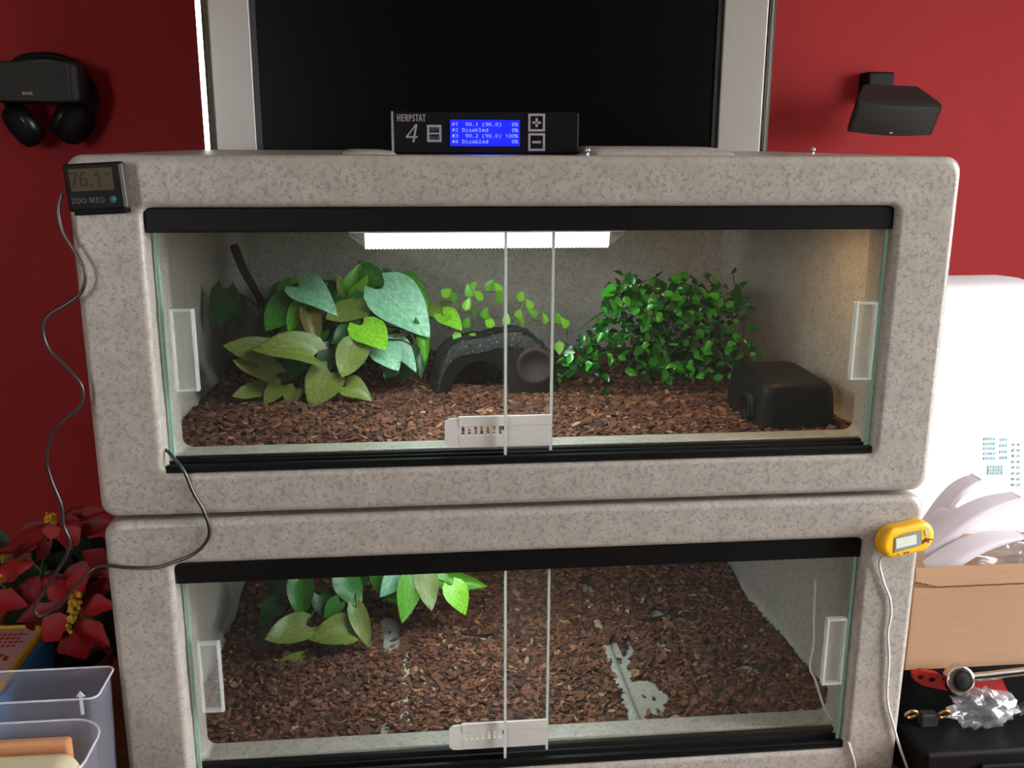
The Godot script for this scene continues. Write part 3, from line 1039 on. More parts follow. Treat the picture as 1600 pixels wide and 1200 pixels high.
	var blobs := [[1010, 500, 75, 62, 230], [1065, 520, 80, 75, 300], [1000, 450, 55, 22, 70], [1090, 470, 60, 45, 150], [930, 545, 45, 30, 60], [930, 590, 60, 22, 30], [1120, 555, 40, 40, 80], [1050, 575, 60, 22, 60], [905, 560, 28, 30, 24]]
	var extra := MB.new()
	var made := 0
	var cand := []
	for b in blobs:
		for j in b[4]:
			var a := rng.randf() * TAU
			var r := sqrt(rng.randf())
			cand.append(U(b[0] + cos(a) * r * b[1 + 1], b[1] + sin(a) * r * b[3], rng.randf_range(-0.58, -0.36)))
	cand.sort_custom(func(p, q): return p.z > q.z)
	for c in cand:
		if c.y < fl + Y0 + 0.012: c.y = fl + Y0 + rng.randf_range(0.012, 0.03)
		var d := Vector3(rng.randfn(0, 0.6), rng.randfn(-0.1, 0.5), rng.randfn(0.3, 0.4)).normalized()
		var l := rng.randf_range(0.016, 0.025)
		var xf := leaf_xf(c, c + d * l, rng.randf_range(0.55, 0.75), rng.randf_range(-40, 40), 1.0)
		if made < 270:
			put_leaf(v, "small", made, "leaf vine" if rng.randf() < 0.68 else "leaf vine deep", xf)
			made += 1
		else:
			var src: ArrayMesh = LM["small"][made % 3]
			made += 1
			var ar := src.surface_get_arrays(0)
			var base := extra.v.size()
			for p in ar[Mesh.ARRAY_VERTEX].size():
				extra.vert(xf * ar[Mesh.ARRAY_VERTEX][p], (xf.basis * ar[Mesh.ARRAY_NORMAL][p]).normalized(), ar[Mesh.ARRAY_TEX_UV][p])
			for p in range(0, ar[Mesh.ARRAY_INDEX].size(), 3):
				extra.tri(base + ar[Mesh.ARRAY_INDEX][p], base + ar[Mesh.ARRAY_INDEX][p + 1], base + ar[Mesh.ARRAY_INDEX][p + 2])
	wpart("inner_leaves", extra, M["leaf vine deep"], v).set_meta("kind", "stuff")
	for j in 16:
		var pts := [vroot + Vector3(rng.randf_range(-0.05, 0.05), 0, rng.randf_range(-0.04, 0.04))]
		var e: Vector3 = cand[rng.randi() % cand.size()]
		pts.append((vroot + e) * 0.5 + Vector3(rng.randf_range(-0.03, 0.03), 0.07, 0))
		pts.append(e)
		stem(v, pts, 0.0011, "stem green")
	stem(v, [U(905, 515, -0.48), U(930, 495, -0.49), U(955, 480, -0.5), U(990, 450, -0.5), U(1010, 438, -0.5)], 0.0013, "stem green", "runner")
	stem(v, [U(870, 595, -0.42), U(900, 570, -0.43), U(930, 555, -0.44), U(960, 548, -0.45)], 0.0013, "stem green", "runner")
	# the sprig that stands clear against the side wall
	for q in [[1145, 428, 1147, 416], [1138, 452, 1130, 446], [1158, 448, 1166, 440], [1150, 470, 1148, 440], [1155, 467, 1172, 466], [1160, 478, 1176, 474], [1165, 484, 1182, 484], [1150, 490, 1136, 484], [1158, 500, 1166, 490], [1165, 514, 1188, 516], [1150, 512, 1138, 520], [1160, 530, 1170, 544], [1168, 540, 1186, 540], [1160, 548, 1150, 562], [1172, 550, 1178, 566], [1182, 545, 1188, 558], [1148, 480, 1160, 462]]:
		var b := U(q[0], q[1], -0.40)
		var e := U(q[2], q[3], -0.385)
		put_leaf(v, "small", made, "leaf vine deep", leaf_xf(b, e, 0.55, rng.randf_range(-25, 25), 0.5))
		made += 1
	stem(v, [U(1110, 590, -0.42), U(1150, 560, -0.41), U(1162, 520, -0.40), U(1152, 470, -0.40), U(1146, 430, -0.40)], 0.001, "stem brown")
	# --- cave of dark resin rock with two hollows
	var cb := UY(772, 606, fl + 0.004)
	var cave := thing("resin_cave", "black resin rock cave with arched opening under pale sprig", "cave", cb)
	var mb := MB.new()
	var rows := []
	noise.frequency = 1.0
	noise.seed = 88
	var hw := 0.128
	for a in 15:
		# lofted from the outer rim over the crest to the back: an arch ledge over two hollows
		var t1 := a / 14.0
		var ang := PI * t1
		var row := PackedVector3Array()
		for b2 in 25:
			var s2 := b2 / 24.0 * 2.0 - 1.0
			var hgt := 0.118 * pow(maxf(0.0, 1.0 - pow(absf(s2), 3.2)), 0.5) + 0.006 * sin(s2 * 5.0)
			var rim := 1.0 - 0.12 * pow(absf(cos(ang)), 3.0)
			var pnt := Vector3(s2 * hw * rim, maxf(hgt, 0.0) * (0.35 + 0.65 * sin(clampf(ang, 0.35, PI - 0.02))), 0.07 * cos(ang))
			if a == 0: pnt.y = maxf(hgt - 0.022, 0.0) * 0.96
			if a == 1: pnt.y = maxf(hgt, 0.0) * 0.99
			if a == 2: pnt.y = maxf(hgt, 0.0) * 1.04
			var nz := 0.005 * noise.get_noise_3d(pnt.x * 70.0, pnt.y * 70.0, pnt.z * 70.0)
			row.append(pnt + Vector3(nz, nz * 1.4, nz))
		rows.append(row)
	mb.sheet(rows, false, 1.0)
	part("rock_shell", mb.mesh(), M["resin rock"], cave)
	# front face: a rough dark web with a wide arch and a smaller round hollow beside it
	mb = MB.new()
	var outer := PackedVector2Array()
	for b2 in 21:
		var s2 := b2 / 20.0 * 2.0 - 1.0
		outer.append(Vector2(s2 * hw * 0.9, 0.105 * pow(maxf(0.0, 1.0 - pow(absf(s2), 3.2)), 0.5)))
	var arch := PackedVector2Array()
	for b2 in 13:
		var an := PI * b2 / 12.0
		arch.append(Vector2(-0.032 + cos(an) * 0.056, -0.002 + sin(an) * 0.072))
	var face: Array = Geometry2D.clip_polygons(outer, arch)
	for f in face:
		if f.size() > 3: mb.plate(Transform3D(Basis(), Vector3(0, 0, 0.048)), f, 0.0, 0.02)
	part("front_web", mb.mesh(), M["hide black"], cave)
	mb = MB.new()
	mb.plate(Transform3D(Basis(), Vector3(0, 0, -0.02)), outer, 0.0, 0.006)
	part("back_wall", mb.mesh(), M["resin rock"], cave)
	mb = MB.new()
	var prof := []
	for b2 in 8: prof.append(Vector2(0.034 * cos(b2 / 7.0 * PI * 0.5), -0.004 + 0.002 * b2))
	mb.lathe(Transform3D(Basis(Vector3.RIGHT, PI * 0.5), Vector3(0.070, 0.062, 0.082)), [Vector2(0.036, 0.0), Vector2(0.033, 0.006), Vector2(0.028, 0.004), Vector2(0.024, -0.006), Vector2(0.012, -0.012), Vector2(0.0005, -0.013)], 18, 1.0)
	part("side_knot", mb.mesh(), std("knot brown", Color(0.18, 0.10, 0.085), 0.75), cave)
	# --- black plastic hide box
	var ha := UY(1172, 668, fl + 0.006)
	var hb := UY(1308, 668, fl + 0.006)
	var hc := Vector3((ha.x + hb.x) * 0.5, fl + Y0 + 0.002, -0.255)
	var hide := thing("hide_box", "black plastic hide box with round side entrance near the right side wall", "hide", hc)
	mb = MB.new()
	rows = []
	var wx := 0.067
	var wz := 0.098
	var sec := [[1.10, -0.0], [1.08, 0.004], [1.0, 0.010], [0.965, 0.040], [0.93, 0.066], [0.88, 0.076], [0.78, 0.082], [0.60, 0.084]]
	for q in sec:
		var lp := rrect(-wx * q[0], wx * q[0], -wz * (0.5 + 0.5 * q[0]), wz * (0.5 + 0.5 * q[0]), 0.022, 0.0, 5)
		var row := PackedVector3Array()
		for p in lp: row.append(Vector3(p.x, q[1], p.y))
		rows.append(row)
	mb.sheet(rows, true, -1.0)
	mb.cap(rows[-1], Vector3.UP)
	part("shell", mb.mesh(), M["hide black"], hide)
	mb = MB.new()
	var arc := []
	for j in 13:
		var an := -0.25 + (PI + 0.5) * j / 12.0
		arc.append(Vector3(-wx * 1.0 - 0.001, 0.028 + 0.027 * sin(an), 0.035 + 0.027 * cos(an)))
	mb.tube(arc, 0.0045, 8)
	part("entrance_rim", mb.mesh(), M["hide black"], hide)
	mb = MB.new()
	# short spout with a real hollow, its mouth towards the open bark
	mb.lathe(Transform3D(Basis(Vector3.BACK, PI * 0.5), Vector3(-wx * 0.98, 0.030, 0.035)), [Vector2(0.0265, -0.006), Vector2(0.026, 0.009), Vector2(0.0235, 0.010), Vector2(0.0225, 0.008), Vector2(0.021, -0.003), Vector2(0.001, -0.004)], 24, -1.0)
	part("entrance", mb.mesh(), M["hide black"], hide)
	# --- dark branch leaning at the back left, probe cord on the bark
	mb = MB.new()
	mb.tube(smooth([U(366, 385, -0.66), U(380, 420, -0.63), U(402, 460, -0.60), U(440, 530, -0.55), UY(470, 585, fl + 0.01)], 4), 0.009, 8, 0.006)
	solo("branch", mb, M["branch"], "dark brown branch leaning behind the large-leaved plant", "branch")
	mb = MB.new()
	mb.tube(smooth([UY(1078, 613, fl + 0.018), UY(1100, 606, fl + 0.020), UY(1128, 592, fl + 0.022), UY(1150, 585, fl + 0.022)], 4), 0.0025, 8)
	solo("black_cord", mb, M["cable black"], "short black cord on the bark left of the hide box", "cord")

# ------------------------------------------------------------------ inside the lower vivarium
func lower_inside() -> void:
	var fl := 0.0455
	var bare := bare_from([
		[565, 480, 580, 415, 600, 420, 625, 470, 640, 400, 620, 360, 680, 470, 650, 480, 660, 550, 720, 560, 770, 600, 800, 630, 760, 690, 710, 680, 700, 745, 650, 735, 610, 640, 605, 560, 580, 490],
		[485, 260, 478, 225, 500, 210, 538, 240, 512, 264], [408, 265, 440, 250, 447, 262, 415, 274], [722, 332, 730, 303, 770, 310, 800, 330, 880, 345, 922, 377, 860, 367, 800, 347, 740, 347],
		[722, 432, 740, 416, 788, 430, 792, 452, 740, 452], [1010, 520, 1060, 498, 1122, 525, 1100, 543, 1050, 533], [18, 410, 60, 393, 130, 403, 202, 410, 150, 421, 60, 416], [248, 490, 275, 481, 283, 500, 255, 510],
		[178, 510, 217, 498, 217, 517], [353, 430, 380, 413, 417, 403, 402, 420, 360, 434], [918, 435, 945, 423, 957, 440, 930, 449], [93, 290, 132, 278, 132, 305, 100, 307]], 700, 820, 2.2857, fl)
	bare += bare_from([[985, 400, 1010, 358, 1082, 365, 1097, 420, 1087, 520, 1040, 552, 1000, 540, 1012, 460], [930, 955, 1000, 880, 1035, 795, 1047, 870, 1064, 960, 1000, 968], [1333, 460, 1400, 448, 1562, 465, 1450, 474]], 250, 840, 2.909, fl)
	mulch(0.0, bare, "brown bark mulch with bare patches on the floor of the lower vivarium", 0.012, 14000, 67)
	var root := UY(560, 960, fl + 0.005)
	var t := thing("artificial_plant", "green heart-leaved plant over the bark in the lower vivarium", "plant", root)
	var L := [
		[706, 915, 729, 960, 0.80, -0.44, -0.41, 0, "leaf lime"], [694, 900, 759, 918, 0.42, -0.50, -0.47, 30, "leaf bright"], [664, 894, 674, 956, 0.62, -0.47, -0.43, 5, "leaf olive"], [643, 902, 629, 974, 0.55, -0.47, -0.42, -5, "leaf bright"],
		[624, 900, 596, 927, 0.85, -0.50, -0.46, 0, "leaf mint"], [606, 918, 628, 948, 0.80, -0.50, -0.47, 0, "leaf mid"], [556, 950, 578, 1014, 0.46, -0.42, -0.38, 10, "leaf olive"], [549, 984, 485, 992, 0.80, -0.41, -0.38, 0, "leaf olive"],
		[478, 976, 412, 1002, 0.72, -0.41, -0.37, 0, "leaf olive"], [469, 1026, 418, 1045, 0.30, -0.38, -0.36, 10, "leaf olive"], [470, 905, 470, 968, 0.70, -0.47, -0.43, 0, "leaf mid"], [536, 900, 562, 953, 0.75, -0.48, -0.45, 0, "leaf mid"],
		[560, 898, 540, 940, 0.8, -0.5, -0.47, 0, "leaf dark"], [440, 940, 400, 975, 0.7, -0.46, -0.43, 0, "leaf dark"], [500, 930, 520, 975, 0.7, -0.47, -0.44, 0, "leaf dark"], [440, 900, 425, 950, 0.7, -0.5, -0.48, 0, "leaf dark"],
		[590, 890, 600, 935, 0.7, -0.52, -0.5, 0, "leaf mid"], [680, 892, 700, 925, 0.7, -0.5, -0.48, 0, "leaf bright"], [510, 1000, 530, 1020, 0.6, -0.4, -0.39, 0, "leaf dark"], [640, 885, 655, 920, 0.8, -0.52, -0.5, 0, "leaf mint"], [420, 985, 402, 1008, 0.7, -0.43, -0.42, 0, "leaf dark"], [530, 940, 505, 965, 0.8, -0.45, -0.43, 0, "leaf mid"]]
	var k := 0
	for a in L:
		var b := px_leaf(t, "heart", a, k)
		k += 1
		if k % 2 == 1:
			stem(t, [root + Vector3(rng.randf_range(-0.03, 0.03), -0.003, rng.randf_range(-0.03, 0.02)), (root + b) * 0.5 + Vector3(0, 0.05, -0.03), b], 0.0015, "stem green")
	# thin black heater cord
	var mb := MB.new()
	mb.tube(smooth([UY(945, 884, fl + 0.022), UY(970, 902, fl + 0.02), UY(1000, 920, fl + 0.02), UY(1018, 938, fl + 0.02), UY(1030, 950, fl + 0.018), UY(1060, 950, fl + 0.019), UY(1030, 964, fl + 0.018), UY(995, 965, fl + 0.018), UY(986, 945, fl + 0.019), UY(988, 928, fl + 0.019)], 5), 0.0022, 8)
	solo("heater_cord", mb, M["cable black"], "thin black cord looping over the bark in the lower vivarium", "cord")

# ------------------------------------------------------------------ on the roof and the front
func on_top() -> void:
	var top := UP + CH
	var z := -0.10
	var a := U(613, 173, z)
	var b := U(904, 244, z)
	var x0 := a.x
	var x1 := b.x
	var t := thing("thermostat_controller", "black thermostat controller with glowing blue display on the upper vivarium", "controller", P((x0 + x1) * 0.5, top, z - 0.08))
	var mb := MB.new()
	box(mb, P(x0, top + 0.001, z - 0.16), P(x1, top + 0.059, z), 0.003)
	wpart("case", mb, M["black plastic"], t)
	mb = MB.new()
	box(mb, P(x0 - 0.002, top + 0.001, z - 0.005), P(x0 + 0.0012, top + 0.059, z + 0.001))
	wpart("face_edge", mb, M["silver bezel"], t)
	var zt := z + 0.0008
	var fr := func(px: float, py: float) -> Vector3: return U(px, py, zt)
	# display
	mb = MB.new()
	var p0: Vector3 = fr.call(703, 187)
	var p1: Vector3 = fr.call(812, 228.5)
	box(mb, Vector3(p0.x, p1.y, z - 0.001), Vector3(p1.x, p0.y, z + 0.0008))
	var lcd := wpart("display", mb, M["lcd blue"], t)
	var lines := ["#1  90.1 (90.0)   0%", "#2 Disabled       0%", "#3  90.2 (90.0) 100%", "#4 Disabled       0%"]
	var ph := p0.y - p1.y
	for k in 4:
		var y := p0.y - ph * (0.17 + 0.22 * k)
		var lt := letters("display_text", lines[k], ph * 0.135, Transform3D(Basis(), Vector3((p0.x + p1.x) * 0.5, y, z + 0.0012)), M["lcd letters"], lcd, true)
		var w: float = (lt.mesh as TextMesh).get_aabb().size.x
		lt.scale.x = (p1.x - p0.x) * 0.95 / maxf(w, 0.001)
	var ctl := OmniLight3D.new()
	ctl.name = "display_light"
	ctl.light_color = Color(0.15, 0.2, 1.0)
	ctl.light_energy = 0.0015
	ctl.light_size = 0.02
	ctl.omni_range = 8.0
	ctl.omni_attenuation = 2.0
	ctl.shadow_enabled = true
	t.add_child(ctl)
	ctl.position = Vector3((p0.x + p1.x) * 0.5, (p0.y + p1.y) * 0.5, z + 0.03) - t.position
	# lettering
	var c: Vector3 = fr.call(642.5, 184.5)
	var h := letters("maker_text", "HERPSTAT", 0.0095, Transform3D(Basis(), c - t.position), M["grey print"], t, false, true, true)
	h.scale.x = 0.040 / maxf(0.001, (h.mesh as TextMesh).get_aabb().size.x)
	c = fr.call(644, 208.5)
	letters("number_text", "4", 0.0255, Transform3D(Basis(), c - t.position), M["grey print"], t, false, false, true, 0.9)
	# key outlines
	for key in [[667, 195, 690, 222, "two"], [825.5, 177.5, 851.5, 205.5, "+"], [825.5, 208, 851.5, 236, "-"]]:
		var q0: Vector3 = fr.call(key[0], key[1])
		var q1: Vector3 = fr.call(key[2], key[3])
		mb = MB.new()
		var e := 0.0032
		var za := z - 0.0005
		var zb := z + 0.0008
		box(mb, Vector3(q0.x, q0.y - e, za), Vector3(q1.x, q0.y, zb))
		box(mb, Vector3(q0.x, q1.y, za), Vector3(q1.x, q1.y + e, zb))
		box(mb, Vector3(q0.x, q1.y + e, za), Vector3(q0.x + e, q0.y - e, zb))
		box(mb, Vector3(q1.x - e, q1.y + e, za), Vector3(q1.x, q0.y - e, zb))
		var m := (q0 + q1) * 0.5
		if key[4] == "two":
			box(mb, Vector3(q0.x + e, m.y - 0.0012, za), Vector3(q1.x - e, m.y + 0.0012, zb))
			wpart("key", mb, M["grey print"], t)
			for s in [-1.0, 1.0]:
				var tx := letters("key_text", "NEXT" if s > 0 else "BACK", 0.0045, Transform3D(Basis(), Vector3(m.x, m.y + s * 0.0058, zb) - t.position), M["dim print"], t, false, true)
				tx.scale.x = 0.0125 / maxf(0.001, (tx.mesh as TextMesh).get_aabb().size.x)
		else:
			box(mb, Vector3(m.x - 0.0062, m.y - 0.0017, za), Vector3(m.x + 0.0062, m.y + 0.0017, zb))
			if key[4] == "+":
				box(mb, Vector3(m.x - 0.0017, m.y - 0.0062, za), Vector3(m.x + 0.0017, m.y + 0.0062, zb))
			wpart("key", mb, M["grey print"], t)
	# --- black thermometer stuck on the corner of the upper vivarium
	var tc := U(147, 292, 0.02)
	var rt := Basis(Vector3.BACK, deg_to_rad(3.2)) * Basis(Vector3.UP, deg_to_rad(-8))
	var th := thing("thermometer", "black square digital thermometer stuck to the upper vivarium corner", "thermometer", tc)
	th.basis = rt
	mb = MB.new()
	mb.rbox(Transform3D(Basis(), Vector3(0, 0, -0.006)), Vector3(0.074, 0.060, 0.016), 0.003)
	part("case", mb.mesh(), M["black plastic"], th)
	mb = MB.new()
	mb.rbox(Transform3D(Basis(), Vector3(0.038, 0, -0.004)), Vector3(0.006, 0.056, 0.014), 0.002)
	part("side_rim", mb.mesh(), std("rim grey", Color(0.27, 0.26, 0.27), 0.35), th)
	mb = MB.new()
	mb.rbox(Transform3D(Basis(), Vector3(0.004, -0.031, -0.005)), Vector3(0.068, 0.008, 0.018), 0.002)
	part("foot", mb.mesh(), M["matt black"], th)
	mb = MB.new()
	mb.rbox(Transform3D(Basis(), Vector3(-0.001, 0.0095, 0.0022)), Vector3(0.056, 0.028, 0.001))
	part("display", mb.mesh(), M["lcd olive"], th)
	var dg := letters("digits", "76.1", 0.0195, Transform3D(Basis(), Vector3(-0.008, 0.0095, 0.0031)), M["lcd digits"], th, false, false, false, 0.85)
	dg.scale.x *= 1.0
	letters("unit_text", "°F", 0.0068, Transform3D(Basis(), Vector3(0.0205, 0.0140, 0.0031)), M["lcd digits"], th)
	letters("maker_text", "ZOO MED", 0.0072, Transform3D(Basis(), Vector3(-0.009, -0.0165, 0.0024)), M["dim print"], th, false, true)
	mb = MB.new()
	mb.ball(Vector3(0.023, -0.0165, 0.002), 0.0048, Vector3(1, 1, 0.5), 6, 14)
	part("button", mb.mesh(), M["teal button"], th)
	# --- yellow thermometer on the lower vivarium
	var yc := U(1419, 844, 0.02)
	var y := thing("thermometer", "yellow oval thermometer stuck to the lower vivarium corner", "thermometer", yc)
	y.basis = Basis(Vector3.BACK, deg_to_rad(6.5)) * Basis(Vector3.UP, deg_to_rad(9))
	mb = MB.new()
	var rows := []
	for q in [[0.003, -0.019], [0.0, -0.017], [0.0, -0.003], [0.0012, 0.0], [0.004, 0.0018], [0.008, 0.0022]]:
		rows.append(rrect(-0.046 + q[0], 0.046 - q[0], -0.0245 + q[0], 0.0245 - q[0], 0.0232 - q[0], q[1], 8))
	mb.sheet(rows, true, 1.0)
	mb.cap(rows[-1], Vector3(0, 0, 1))
	mb.cap(rows[0], Vector3(0, 0, -1))
	part("case", mb.mesh(), M["yellow plastic"], y)
	mb = MB.new()
	mb.plate(Transform3D(), PackedVector2Array([Vector2(-0.027, -0.014), Vector2(0.018, -0.012), Vector2(0.0215, -0.008), Vector2(0.0215, 0.0135), Vector2(-0.012, 0.0135), Vector2(-0.025, 0.010)]), 0.0015, 0.0034)
	part("display_frame", mb.mesh(), M["grey frame"], y)
	mb = MB.new()
	box(mb, Vector3(-0.0235, -0.0075, 0.003), Vector3(0.012, 0.0085, 0.0038))
	part("display", mb.mesh(), M["lcd pale"], y)
	mb = MB.new()
	mb.plate(Transform3D(), PackedVector2Array([Vector2(0.0265, 0.012), Vector2(0.034, 0.012), Vector2(0.0345, 0.006), Vector2(0.032, 0.002), Vector2(0.029, 0.002)]), 0.0015, 0.0034)
	part("button", mb.mesh(), M["button pale"], y)
	# small crawling-creature mark and three dots
	mb = MB.new()
	for q in [[0.0, 0.0, 0.012, 0.0045, 0.1], [0.0085, 0.0, 0.008, 0.0015, -0.1], [-0.004, 0.0, 0.0105, 0.0018, 1.0], [0.002, 0.0, 0.0105, 0.0018, 2.1], [-0.007, 0.0, 0.006, 0.003, 0.2]]:
		mb.rbox(Transform3D(Basis(Vector3.BACK, q[4]), Vector3(0.0295 + q[0], -0.0062 + q[1], 0.0026)), Vector3(q[2], q[3], 0.0006))
	for q in [-0.019, -0.008, -0.002]:
		mb.rbox(Transform3D(Basis(), Vector3(q, -0.0185, 0.0026)), Vector3(0.003, 0.0024, 0.0006))
	part("print", mb.mesh(), M["brown print"], y)

# ------------------------------------------------------------------ on the wall
func wall_things() -> void:
	# left speaker, box-shaped, with headphones hung on it
	var zf := -0.95
	var a := U(-30, 94, zf)
	var b := U(112, 160, zf)
	var t := thing("wall_speaker", "dark grey box speaker on the red wall with headphones hung around it", "speaker", Vector3((a.x + b.x) * 0.5, b.y, -1.0))
	var mb := MB.new()
	box(mb, Vector3(a.x, b.y, zf - 0.10), Vector3(b.x + 0.014, a.y, zf - 0.006), 0.012, 3)
	wpart("cabinet", mb, M["speaker black"], t)
	mb = MB.new()
	box(mb, Vector3(a.x + 0.004, b.y + 0.002, zf - 0.012), Vector3(b.x, a.y - 0.002, zf), 0.004)
	wpart("grille", mb, M["speaker grille"], t)
	var lg := letters("logo_text", "BOSE", 0.006, Transform3D(Basis(), U(43, 146, zf + 0.0008) - t.position), M["grey print"], t, false, true, true)
	lg.scale.x = 0.021 / maxf(0.001, (lg.mesh as TextMesh).get_aabb().size.x)
	mb = MB.new()
	box(mb, Vector3((a.x + b.x) * 0.5 - 0.025, b.y + 0.02, -1.102), Vector3((a.x + b.x) * 0.5 + 0.025, a.y - 0.02, zf - 0.09))
	wpart("bracket", mb, M["matt black"], t)
	# headphones: band over the cabinet, cups meeting underneath
	var hz := -1.035
	var hp := thing("headphones", "black over-ear headphones hanging around the left wall speaker", "headphones", U(80, 232, hz))
	mb = MB.new()
	var band := []
	for q in [[6, 150], [6, 128], [14, 108], [34, 92], [62, 87], [92, 90], [120, 104], [138, 124], [148, 146], [150, 168]]: band.append(U(q[0], q[1], hz))
	mb.tube(smooth(band, 4), 0.0085, 8)
	wpart("headband", mb, M["matt black"], hp)
	mb = MB.new()
	var pad := []
	for q in [[14, 120], [34, 100], [62, 96], [92, 99], [115, 113]]: pad.append(U(q[0], q[1], hz))
	mb.tube(smooth(pad, 4), 0.010, 8)
	wpart("band_pad", mb, M["cushion black"], hp)
	for s in 2:
		var c := U(36, 196, hz + 0.01) if s == 0 else U(116, 192, hz + 0.01)
		var axis := Vector3(-0.80, -0.55, 0.25).normalized() if s == 0 else Vector3(0.80, -0.55, 0.25).normalized()
		var x := axis.cross(Vector3.UP).normalized()
		var bs := Basis(x, axis, x.cross(axis))
		mb = MB.new()
		mb.lathe(Transform3D(bs, c), [Vector2(0.001, 0.030), Vector2(0.026, 0.029), Vector2(0.042, 0.023), Vector2(0.048, 0.012), Vector2(0.049, -0.004), Vector2(0.044, -0.010)], 24, 1.0)
		var cup := wpart("ear_cup", mb, M["matt black"], hp)
		mb = MB.new()
		mb.lathe(Transform3D(bs, c), [Vector2(0.046, -0.004), Vector2(0.049, -0.012), Vector2(0.044, -0.026), Vector2(0.034, -0.029), Vector2(0.024, -0.024), Vector2(0.018, -0.008), Vector2(0.001, -0.007)], 24, 1.0)
		wpart("ear_cushion", mb, M["cushion black"], cup)
		mb = MB.new()
		var top := U(10, 150, hz) if s == 0 else U(150, 162, hz)
		mb.tube(smooth([top, c + axis * 0.030 + Vector3(0, 0.03, 0), c + axis * 0.026], 5), 0.008, 8)
		wpart("yoke", mb, M["matt black"], hp)
	# right speaker, tilted down on its bracket
	var sc := U(1394, 178, -0.93)
	var r := thing("wall_speaker", "black curved speaker tilted down on a bracket on the red wall", "speaker", sc)
	var tilt := Basis(Vector3.BACK, deg_to_rad(-2)) * Basis(Vector3.UP, deg_to_rad(-6)) * Basis(Vector3.RIGHT, deg_to_rad(33))
	mb = MB.new()
	var rows := []
	for q in [[0.058, 0.034, -0.062], [0.066, 0.040, -0.060], [0.094, 0.041, 0.0], [0.1, 0.040, 0.018], [0.098, 0.038, 0.024]]:
		rows.append(rrect(-q[0], q[0], -q[1], q[1], 0.006, q[2], 3))
	for k in rows.size():
		for j in rows[k].size():
			rows[k][j] = tilt * rows[k][j]
	mb.sheet(rows, true, 1.0)
	mb.cap(rows[0], tilt * Vector3(0, 0, -1))
	mb.cap(rows[-1], tilt * Vector3(0, 0, 1))
	part("cabinet", mb.mesh(), M["speaker black"], r)
	mb = MB.new()
	rows = []
	for k in 13:
		var s := k / 12.0 * 2.0 - 1.0
		var zz := 0.026 + 0.012 * (1.0 - s * s)
		rows.append(PackedVector3Array([tilt * Vector3(s * 0.094, -0.036, 0.02), tilt * Vector3(s * 0.094, -0.035, zz), tilt * Vector3(s * 0.094, 0.035, zz), tilt * Vector3(s * 0.094, 0.036, 0.02)]))
	mb.sheet(rows, false, -1.0)
	part("grille", mb.mesh(), M["speaker grille"], r)
	mb = MB.new()
	mb.ball(tilt * Vector3(-0.004, -0.027, 0.0385), 0.0042, Vector3(1.7, 0.6, 0.6))
	part("badge", mb.mesh(), M["chrome"], r)
	mb = MB.new()
	var w0 := U(1357, 112, -1.05)
	var w1 := U(1395, 140, -1.05)
	box(mb, Vector3(w0.x, w1.y - 0.03, -1.102), Vector3(w1.x, w0.y, -1.045), 0.006)
	wpart("bracket", mb, M["black plastic"], r)
	mb = MB.new()
	mb.tube([Vector3((w0.x + w1.x) * 0.5, w1.y - 0.01, -1.06), sc + tilt * Vector3(-0.02, 0.0, -0.05)], 0.014, 10)
	wpart("arm", mb, M["matt black"], r)

# ------------------------------------------------------------------ left of the vivariums
func poinsettia(base: Vector3, label: String, bracts: Array, clusters: Array, greens: int, area: Array) -> void:
	var t := thing("poinsettia", label, "plant", base, "red poinsettias left of the vivariums")
	var mb := MB.new()
	mb.lathe(Transform3D(Basis(), base), [Vector2(0.001, 0.0), Vector2(0.045, 0.0), Vector2(0.060, 0.085), Vector2(0.066, 0.085), Vector2(0.067, 0.105), Vector2(0.060, 0.105), Vector2(0.056, 0.09)], 24, -1.0)
	var pot := wpart("pot", mb, M["terracotta"], t)
	mb = MB.new()
	mb.lathe(Transform3D(Basis(), base), [Vector2(0.057, 0.088), Vector2(0.03, 0.093), Vector2(0.001, 0.094)], 20, -1.0)
	wpart("soil", mb, M["soil"], pot)
	var k := 0
	for a in bracts:
		px_leaf(t, "bract", a, k)
		k += 1
	for c in clusters:
		mb = MB.new()
		for j in c[5]:
			var p := U(c[0] + rng.randf_range(-1, 1) * c[2], c[1] + rng.randf_range(-1, 1) * c[3], c[4] + rng.randf_range(0.0, 0.012))
			mb.ball(p, rng.randf_range(0.0022, 0.0042), Vector3.ONE, 4, 7)
		wpart("flower_cluster", mb, M["berry"], t)
		stem(t, [base + Vector3(rng.randf_range(-0.02, 0.02), 0.09, 0), (base + U(c[0], c[1], c[4])) * 0.5 + Vector3(0, 0.06, 0), U(c[0], c[1] + 4, c[4] - 0.005)], 0.003, "stem green")
	for j in greens:
		var p := U(rng.randf_range(area[0], area[2]), rng.randf_range(area[1], area[3]), area[4] + rng.randf_range(-0.05, 0.0))
		var d := Vector3(rng.randfn(0, 0.6), rng.randfn(-0.3, 0.4), rng.randfn(0.2, 0.3)).normalized()
		put_leaf(t, "bract", j, "leaf poinsettia", leaf_xf(p, p + d * 0.075, 0.6, rng.randf_range(-30, 30)))

